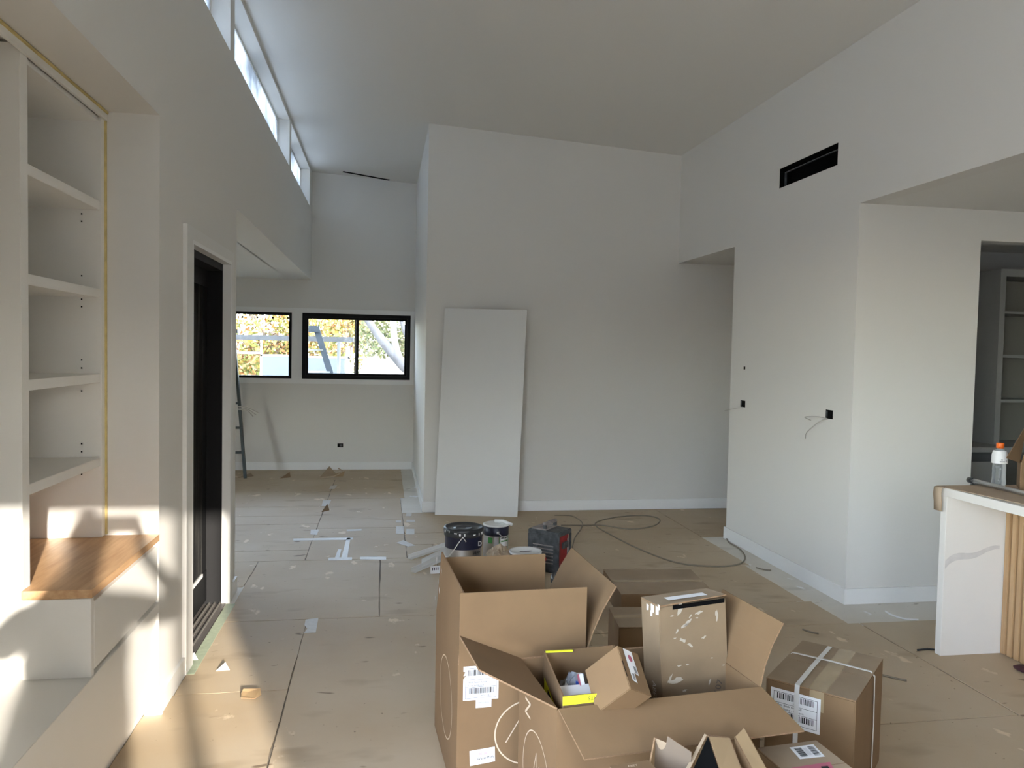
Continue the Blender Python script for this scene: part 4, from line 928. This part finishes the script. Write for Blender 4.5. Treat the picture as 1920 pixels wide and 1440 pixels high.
for q in [[(616, 1046), (660, 1045), (660, 1050), (616, 1051)], [(628, 1046), (634, 1030), (640, 1030), (636, 1046)], [(640, 1046), (650, 1009), (657, 1009), (651, 1046)], [(675, 1044), (724, 1044), (724, 1050), (675, 1049)], [(583, 993), (598, 993), (594, 1003), (582, 1002)],
          [(606, 938), (621, 938), (615, 949), (603, 949)], [(620, 911), (632, 910), (627, 917), (617, 917)], [(742, 976), (752, 976), (752, 980), (742, 980)], [(762, 975), (778, 975), (778, 979), (762, 979)], [(743, 987), (757, 987), (757, 1001), (742, 1001)], [(762, 992), (777, 992), (777, 1002), (761, 1002)],
          [(743, 1018), (756, 1013), (779, 1023), (765, 1025)], [(550, 1010), (662, 1008), (662, 1012), (550, 1014)], [(650, 993), (678, 992), (678, 995), (650, 996)], [(762, 962), (772, 962), (771, 968), (761, 968)]]:
    floor_patch('tape_strip', q, tapeFM, TLS.pop(0), 'tape', 'tape pieces on the floor covering')
def scrap(name, base, apex, h, label, m=None):
    b0_, b1_ = at(*base[0], Z=0), at(*base[1], Z=0); e = thing(name, (b0_+b1_)/2, label, 'cardboard scrap')
    ap = (b0_+b1_)/2+(b1_-b0_)*apex+Vector((0, .12, h))
    slab('flap', [b0_+Vector((0, 0, .002)), b1_+Vector((0, 0, .002)), ap], .003, m or cardLM, e, cardEM); return e
e = scrap('cardboard_scrap', [(600, 895), (632, 891)], .0, .11, 'curled brown cardboard scrap standing up before the far window wall')
p_ = at(640, 893, Z=0); slab('flap', [p_+Vector((-.1, -.02, .002)), p_+Vector((.02, -.02, .002)), p_+Vector((.04, .1, .05)), p_+Vector((-.06, .12, .02))], .003, cardYM, e)
tube('curled_strip', spline([at(600, 896, Z=.01), at(625, 893, Z=.02), at(642, 884, Z=.07), at(634, 878, Z=.10)], 4), .006, paperM, e, 6)
scrap('cardboard_scrap', [(525, 897), (545, 895)], .3, .05, 'small dark curled cardboard scrap below the fixed far window', cardIM)
scrap('cardboard_scrap', [(603, 960), (618, 957)], .1, .05, 'small folded cardboard corner lifting at a floor seam by the tape', cardIM)
e = scrap('cardboard_scrap', [(446, 896), (476, 893)], .2, .03, 'flat cardboard scrap at the foot of the dark ladder', cardLM)
e = thing('cardboard_scrap', at(480, 1300, Z=0), 'torn lifted edge of floor board beside the white baseboard block', 'cardboard scrap')
q = [at(x, y, Z=.0) for x, y in ((452, 1304), (456, 1299), (488, 1298), (490, 1305), (478, 1312), (452, 1311))]
slab('flap', [Vector((p.x, p.y, .004+.012*(i in (1, 2)))) for i, p in enumerate(q)], .003, cardYM, e, cardEM)
for px, lab in (((420, 1255), 'pale torn paper flake on the sunlit floor below the door'), ((361, 1236), 'torn corner of covering lifting at the door casing foot')):
    p_ = at(*px, Z=0); e = thing('paper_flake', p_, lab, 'paper scrap')
    slab('flap', [p_+Vector((-.035, -.02, .003)), p_+Vector((.03, -.015, .003)), p_+Vector((.0, .035, .022))], .002, labelM, e)
# loose offcuts by the island and right wall
for pxs, m_, lab in (([(1660, 1146), (1672, 1153), (1695, 1160), (1722, 1162)], trimM, 'thin pale offcut strip lying before the kitchen wall'), ([(1720, 1219), (1738, 1217), (1752, 1218)], blackPM, 'thin black offcut lying at the stone waterfall foot'),
                     ([(1418, 1064), (1432, 1068), (1446, 1069)], cordM, 'dark wood splinter on the dusty concrete by the right wall'), ([(1640, 1262), (1680, 1272), (1700, 1276)], cordM, 'long thin dark splinter beside the strapped box'), ([(1505, 1180), (1520, 1185), (1535, 1188)], cordM, 'short dark splinter behind the strapped box')):
    P__ = [at(x, y, Z=.005) for x, y in pxs]; e = thing('offcut', P__[1], lab, 'offcut'); tube('strip', spline(P__, 4), .005, m_, e, 6)
p_ = at(1920, 1258, Z=0); e = thing('cloth_scrap', p_, 'small dark cloth scrap on the floor below the oak slats', 'scrap')
bm = bmesh.new(); bmesh.ops.create_icosphere(bm, subdivisions=2, radius=1)
for v_ in bm.verts: v_.co = p_+Vector((v_.co.x*.05, v_.co.y*.05, max(0, .012+v_.co.z*.014+.01*mnoise.noise(v_.co*3))))
done('cloth', bm, mat('maroon_cloth', (.05, .015, .02), .9), e)

# ------------------------------------------------------------------ wall boxes with wires
def wall_box(px, w_, h_, plane, label, wires=()):
    (ax, val), = plane.items(); p = at(*px, **plane)
    e = thing('socket_hole', p, label, 'socket')
    if ax == 'X': box('hole_shade', val-.0015, val+.02, p.y-w_/2, p.y+w_/2, p.z-h_/2, p.z+h_/2, darkM, e); box('inner_plate', val-.002, val, p.y+w_*.22, p.y+w_/2, p.z-h_*.3, p.z+h_*.4, greyPM, e)  # black block proud of the wall, its colour stands for the hole's shade
    else: box('hole_shade', p.x-w_/2, p.x+w_/2, val-.0015, val+.02, p.z-h_/2, p.z+h_/2, darkM, e); box('inner_plate', p.x-w_*.1, p.x+w_*.35, val-.0025, val, p.z-h_*.3, p.z+h_*.3, greyPM, e)
    for ws in wires: tube('wire', spline(ws, 5), .0035, wireM, e, 6)
    return e
wall_box((1396, 690), .028, .025, {'X': XR}, 'tiny black hole in the right wall above the switch hole')
h2 = at(1393, 760, X=XR)
wall_box((1393, 757), .085, .055, {'X': XR}, 'black switch hole near the hall corner with one short wire', [[h2+Vector((0, 0, -.02)), h2+Vector((-.07, .02, -.03)), h2+Vector((-.14, .05, -.05))]])
h3 = at(1552, 785, X=XR)
wall_box((1555, 777), .085, .06, {'X': XR}, 'black switch hole near the kitchen corner with long trailing wires',
         [[h3, h3+Vector((-.05, .05, .01)), h3+Vector((-.10, .12, .0)), at(1520, 788, X=XR-.12)], [h3, at(1540, 788, X=XR-.06), at(1524, 800, X=XR-.08), at(1512, 812, X=XR-.06), at(1510, 822, X=XR-.04)]])
wall_box((638, 835), .075, .05, {'Y': YF}, 'black socket hole low on the far wall under the window')
# wires hanging out of the wall end near the ladder
wp = at(447, 768, X=XL); e = thing('loose_wire', wp, 'pale loose wires sticking out of the left wall end', 'wire')
for k in range(3): tube('wire', spline([wp+Vector((0, 0, .01*k)), wp+Vector((.05, .02, -.005+.01*k)), wp+Vector((.09+.02*k, .03, -.05+.012*k))], 5), .0035, wireM, e, 6)

# ladder inside the far room
lb0 = at(460, 897, Z=0); lt0 = at(449.5, 727, Y=lb0.y+.55)
e = thing('step_ladder', lb0, 'dark green step ladder standing inside under the fixed far window', 'ladder')
def beam(name, a, b, w_, t_, m, parent, side=Vector((1, 0, 0))):
    a, b = Vector(a), Vector(b); d = (b-a).normalized(); s = (side-d*side.dot(d)).normalized(); n = d.cross(s)
    return obox(name, a-s*w_/2-n*t_/2, s*w_, n*t_, b-a, m, parent, .001)
top_ = Vector((lt0.x-.05, lb0.y+.40, 1.75))
for dx in (0, -.5):
    f0 = Vector((lb0.x+dx, lb0.y, 0)); f1 = Vector((top_.x+dx*.6-.0, top_.y, 1.78)); beam('stile', f0, f1, .03, .075, ladderM, e)
    r0_ = Vector((lb0.x+dx-.26, lb0.y+.45, 0)); beam('rear_leg', r0_, f1, .03, .05, ladderM, e)
for k in range(1, 6):
    s_ = k/6; pL = Vector((lb0.x, lb0.y, 0)).lerp(Vector((top_.x, top_.y, 1.78)), s_); pR = Vector((lb0.x-.5, lb0.y, 0)).lerp(Vector((top_.x-.3, top_.y, 1.78)), s_)
    obox('tread', pR+Vector((0, -.03, 0)), pL-pR, Vector((0, .08, 0)), Vector((0, 0, .025)), ladderM, e, .001)
box('top_cap', top_.x-.36, top_.x+.05, top_.y-.06, top_.y+.07, 1.77, 1.82, ladderM, e, .004)

# ------------------------------------------------------------------ outdoors
groundM = mat('outdoor_ground', (.22, .19, .14), .9, var=.3, scale=.6)
g_ = struct(mesh('ground_outside', [(-90, -90, -.31), (90, -90, -.31), (90, 90, -.31), (-90, 90, -.31)], [(0, 1, 2, 3)], groundM))
struct(box('wall_sky_block', -9, 9, -12.6, -12, -.3, 2.9, mat('sky_block_dark', (.16, .12, .10), .9)))  # unseen dark wall added to block the low sky
struct(box('ceiling_sky_block', -1.6, 4.5, -5.2, YB-.13, 2.86, 2.96, ceilM))  # unseen roof added to cut skylight through the back opening
struct(box('wall_bounce', -3.6, -3.4, -9, 3.4, -.3, 1.0, mat('bounce_pale', (.84, .79, .71), .9)))  # unseen pale wall added to bounce warm sunlight indoors
bounceDeckM = mat('pale_bounce_deck', (.62, .56, .47), .8)
struct(box('floor_bounce_deck', -3.4, 5, -7, YB-.12, -.3, -.02, bounceDeckM))  # unseen deck, paled to throw sunlight up at the ceiling
# plank on trestles, ladder, temporary fence with shade cloth
py_ = 12.3
a_, b_ = at(448, 630, Y=py_), at(663, 633, Y=py_)
e = thing('scaffold_plank', (a_.x, py_, 0), 'grey scaffold plank crossing outside the far windows', 'plank')
box('plank', a_.x-1.6, b_.x, py_, py_+.22, a_.z-.055, a_.z+.02, mat('weathered_plank', (.115, .115, .12), .8, var=.15, scale=6), e)
for x in (a_.x-1.4, b_.x-.25):
    for dy in (.0, .2): box('trestle_leg', x, x+.04, py_+dy, py_+dy+.04, -.31, a_.z-.055, steelM, e)
lx = at(583, 615, Y=11.45)
e = thing('step_ladder', (lx.x, 11.4, -.3), 'blue grey step ladder standing outside the sliding window', 'ladder')
c0 = at(593, 615, Y=11.4); c1 = at(621, 702, Y=11.4); dd = (c1-c0)
foot = c0+dd*((c0.z+.3)/(c0.z-c1.z))
capz = c0.z+.0
for dx, sg in ((0, 1), (-.42, -1)):
    f_ = Vector((foot.x if sg > 0 else c0.x-.27, 11.15, -.3)); t_ = Vector((c0.x if sg > 0 else c0.x-.27, 11.4, capz))
    beam('stile', f_, t_, .085, .03, clothM, e); beam('rear_leg', f_+Vector((0, .9, 0)), t_, .05, .03, clothM, e)
for k in range(1, 7):
    s_ = k/7; pR = foot.lerp(c0, s_); w_ = .30+(foot.x-c0.x)*(1-s_); y_ = 11.15+.25*s_
    box('tread', pR.x-w_, pR.x, y_-.04, y_+.04, pR.z-.012, pR.z+.012, steelM, e)
box('top_cap', c0.x-.34, c0.x+.045, 11.33, 11.5, capz-.06, capz+.03, clothM, e, .004)
fy = 16.0
shadeM = mat('white_shade_cloth', (.12, .135, .165), .9, var=.1, scale=1.2)
for k, (pxa, pxb, py0, lab) in enumerate([(492, 552, 668, 'white shade cloth fence panel seen through the fixed far window'), (577, 652, 671, 'white shade cloth fence panel behind the outdoor ladder')]):
    a_, b_ = at(pxa, py0, Y=fy), at(pxb, py0+1, Y=fy)
    e = thing('shade_fence', (a_.x, fy, -.3), lab, 'fence')
    box('shade_cloth', a_.x, b_.x, fy, fy+.02, -.3, a_.z, shadeM, e)
    for x in (a_.x-.04, b_.x): box('post', x, x+.04, fy-.01, fy+.03, -.3, a_.z+.25, steelM, e)
    box('top_rail', a_.x-.04, b_.x+.04, fy-.01, fy+.03, a_.z, a_.z+.04, steelM, e)
a_ = at(448, 661, Y=fy+.3); b_ = at(492, 664, Y=fy+.3)
e = thing('metal_fence', (a_.x, fy, -.3), 'thin metal fence rail left of the shade cloth', 'fence'); box('rail', a_.x-3, b_.x, fy+.28, fy+.32, a_.z-.02, a_.z+.02, steelM, e); box('post', b_.x-.04, b_.x, fy+.28, fy+.32, -.3, a_.z+.4, steelM, e); box('post', a_.x-3, a_.x-2.96, fy+.28, fy+.32, -.3, a_.z+.4, steelM, e)
a_, b_ = at(647, 681, Y=15), at(663, 693, Y=15)
e = thing('site_sign', (a_.x, 15, -.3), 'small grey sign board on posts by the shade cloth', 'sign'); box('board', a_.x, b_.x, 15, 15.03, b_.z, a_.z, mat('sign_grey', (.33, .35, .38), .7), e)
for x in (a_.x+.01, b_.x-.05): box('post', x, x+.03, 15.03, 15.06, -.3, a_.z+.3, steelM, e)
# brick house, pale house
e = thing('brick_house', (-8.5, 30, -.3), 'red brick house wall behind the left fence', 'building')
box('wall', -13, -4.6, 30, 36, -.3, 1.45, mat('red_brick', (.26, .11, .07), .9, var=.25, scale=5), e)
mesh('roof', [(-13.4, 29.6, 1.45), (-4.2, 29.6, 1.45), (-4.2, 36.4, 1.45), (-13.4, 36.4, 1.45), (-12, 33, 2.2), (-6, 33, 2.2)], [(0, 1, 5, 4), (1, 2, 5), (2, 3, 4, 5), (3, 0, 4)], mat('roof_tile', (.35, .2, .15), .9), e)
e = thing('pale_house', (1.2, 28, -.3), 'pale rendered house behind the large tree trunk', 'building')
box('wall', -.6, 4.5, 28, 34, -.3, 1.9, mat('pale_render', (.22, .21, .19), .9), e)
box('window', .1, .6, 27.97, 28.0, .5, 1.3, mat('far_window', (.2, .2, .2), .3), e)
mesh('roof', [(-1, 27.5, 1.9), (5, 27.5, 1.9), (5, 34.5, 1.9), (-1, 34.5, 1.9), (0, 31, 2.5), (4, 31, 2.5)], [(0, 1, 5, 4), (1, 2, 5), (2, 3, 4, 5), (3, 0, 4)], mat('grey_roof', (.5, .5, .5), .8), e)
leafC = []
def leaf_mat(name, cols):
    m = bpy.data.materials.new(name); m.use_nodes = True; n = m.node_tree; b = n.nodes['Principled BSDF']; b.inputs['Roughness'].default_value = .6
    oi = n.nodes.new('ShaderNodeNewGeometry'); cr = n.nodes.new('ShaderNodeValToRGB'); cr.color_ramp.interpolation = 'CONSTANT'
    els = cr.color_ramp.elements
    while len(els) < len(cols): els.new(.5)
    for i, c in enumerate(cols): els[i].position = i/len(cols); els[i].color = (*c, 1)
    n.links.new(oi.outputs['Random Per Island'], cr.inputs[0]); n.links.new(cr.outputs[0], b.inputs['Base Color'])
    n.links.new(cr.outputs[0], b.inputs['Emission Color']) if False else None
    return m
autumnM = leaf_mat('autumn_leaves', [(.25, .19, .035), (.30, .22, .05), (.15, .155, .03), (.25, .105, .03), (.28, .14, .05), (.12, .14, .03), (.31, .26, .10)])
gumM = leaf_mat('gum_leaves', [(.14, .15, .055), (.20, .19, .085), (.10, .12, .04), (.22, .20, .10)])
barkM = mat('bark', (.20, .16, .13), .9, var=.3, scale=6)
gumbark = mat('gum_bark', (.11, .105, .11), .8, var=.2, scale=5)
def tree(name, base, blobs, nleaf, ls, m, bm_, trunk, label, seed):
    rd = random.Random(seed); e = thing(name, base, label, 'tree')
    for p0, p1, r_ in trunk: tube('branch', spline([p0, (Vector(p0)+Vector(p1))/2+Vector((.1, 0, .05)), p1], 3), r_, bm_, e, 8)
    vs_, fs = [], []
    for (cx, cy, cz_, rx, ry, rz_) in blobs:
        for k in range(nleaf):
            while True:
                u_ = Vector((rd.uniform(-1, 1), rd.uniform(-1, 1), rd.uniform(-1, 1)))
                if u_.length < 1: break
            c_ = Vector((cx+u_.x*rx, cy+u_.y*ry, cz_+u_.z*rz_)); d_ = Vector((rd.gauss(0, 1), rd.gauss(0, 1), rd.gauss(0, 1))).normalized(); s_ = d_.cross(Vector((rd.gauss(0, 1), rd.gauss(0, 1), rd.gauss(0, 1)))).normalized()
            L_ = ls*(.6+.8*rd.random()); k0 = len(vs_); vs_ += [c_-d_*L_, c_+s_*L_*.5, c_+d_*L_, c_-s_*L_*.5]; fs.append((k0, k0+1, k0+2, k0+3))
    f = mesh('foliage', vs_, fs, m, e); tag(f, kind='stuff')
    return e
tree('maple_tree', (-3.0, 20, -.3), [(-3.1, 20, 2.3, 1.2, 1.1, 1.6), (-1.9, 20.2, 2.3, 1.0, 1.1, 1.3), (-2.8, 20, 1.0, .9, 1.0, .9)], 2600, .065, autumnM, barkM, [((-2.8, 20, -.3), (-2.7, 20, 2.0), .12), ((-2.7, 20, 1.2), (-1.9, 20.2, 2.6), .06), ((-2.7, 20, 1.2), (-3.4, 20, 2.6), .05)], 'yellow and orange autumn tree behind the shade cloth fence', 1)
tree('maple_tree', (-1.2, 23, -.3), [(-1.35, 23, 1.7, .9, 1.0, 1.1), (-.9, 23, 2.6, .7, .9, .8)], 2300, .065, autumnM, barkM, [((-1.2, 23, -.3), (-1.2, 23, 1.9), .10), ((-1.2, 23, 1.2), (-.5, 23, 2.6), .05)], 'golden autumn tree seen above the outdoor ladder', 2)
gp = lambda x, y: at(x, y, Y=15.0)
gt = tree('gum_tree', (gp(765, 700).x, 15, -.3), [(.6, 17.5, 2.6, 1.0, .8, .9), (-.1, 17.5, 1.9, .6, .6, .5), (.8, 17.5, 1.7, .5, .6, .6)], 1300, .05, gumM, gumbark,
     [], 'grey gum tree with a slanting trunk outside the sliding window', 3)
tube('trunk', spline([Vector((gp(790, 700).x, 15, -.3)), gp(778, 712), gp(757, 686), gp(724, 648), gp(700, 616), gp(678, 584)], 4), (.15, .055), gumbark, gt, 10)
tube('branch', spline([gp(752, 680), gp(742, 650), gp(738, 615), gp(741, 570)], 4), (.07, .05), mat('pale_gum_bark', (.45, .44, .43), .8), gt, 8)
tube('branch', spline([gp(768, 640), gp(757, 618), gp(748, 580)], 4), (.05, .03), gumbark, gt, 8)

# ------------------------------------------------------------------ the person taking the picture (stands behind the camera, casts the long shadow)
def person():
    V, Ed, Ra = [], [], []
    def add(p, r, par=None):
        V.append(p); Ra.append(r); i = len(V)-1
        if par is not None: Ed.append((par, i))
        return i
    x0, y0 = -.01, -.46
    pel = add((x0, y0, .95), (.175, .115))
    wst = add((x0, y0+.01, 1.10), (.17, .11), pel); ch = add((x0, y0+.01, 1.28), (.20, .125), wst); nk0 = add((x0, y0+.01, 1.42), (.10, .08), ch)
    nk = add((x0, y0+.025, 1.49), (.055, .055), nk0); h1 = add((x0, y0+.05, 1.56), (.068, .08), nk); h2_ = add((x0, y0+.05, 1.63), (.077, .095), h1); add((x0, y0+.045, 1.70), (.055, .065), h2_)
    for sx, ex, hx in ((1, .36, .072), (-1, -.27, -.072)):
        sh = add((x0+sx*.18, y0+.01, 1.375), (.075, .07), nk0); el = add((x0+ex, y0+.13, 1.25), (.055, .055), sh); fa = add((x0+ex*.72, y0+.27, 1.37), (.040, .038), el)
        wr = add((hx*1.35, -.085, 1.51), (.028, .024), fa); pm_ = add((hx*1.25, -.058, 1.562), (.034, .016), wr)
        for k in range(4):
            kn = add((hx*1.22+sx*(.012-.004*k), -.045, 1.575+.014*k), (.010, .010), pm_); f1 = add((hx*1.12, -.030, 1.580+.014*k), (.0085, .0085), kn); add((hx*.92, -.024, 1.582+.014*k), (.0075, .0075), f1)
        t1 = add((hx*1.05, -.058, 1.550), (.011, .011), pm_); add((hx*.72, -.048, 1.560), (.009, .009), t1)
        hp = add((x0+sx*.095, y0, .88), (.095, .10), pel); kne = add((x0+sx*.11, y0+.02, .50), (.062, .065), hp); ank = add((x0+sx*.115, y0-.01, .09), (.042, .045), kne); add((x0+sx*.125, y0+.16, .035), (.045, .033), ank)
    me = bpy.data.meshes.new('body'); me.from_pydata(V, Ed, []); me.update()
    e = thing('person', (x0, y0, 0), 'person in a dark shirt and jeans standing and holding up a phone', 'person')
    o = link('body', me, e, (shirtM,))
    sk = o.modifiers.new('skin', 'SKIN'); sk.use_smooth_shade = True
    for i, r in enumerate(Ra): me.skin_vertices[0].data[i].radius = r
    me.skin_vertices[0].data[0].use_root = True
    o.modifiers.new('sub', 'SUBSURF').levels = 2; o.modifiers['sub'].render_levels = 2
    bm = bmesh.new(); bmesh.ops.create_uvsphere(bm, u_segments=24, v_segments=14, radius=1)
    for v_ in list(bm.verts):
        if v_.co.z < -.15: bm.verts.remove(v_)
    for v_ in bm.verts: v_.co = Vector((x0+v_.co.x*.09, y0+.035+v_.co.y*.108, 1.625+v_.co.z*.115))
    done('hair', bm, hairM, e, smooth=True)
    p = thing('phone', (0, -.022, 1.60), 'black phone held up in landscape by the person', 'phone')
    box('body', -.074, .074, -.026, -.018, 1.564, 1.638, blackPM, p, .002)
person()
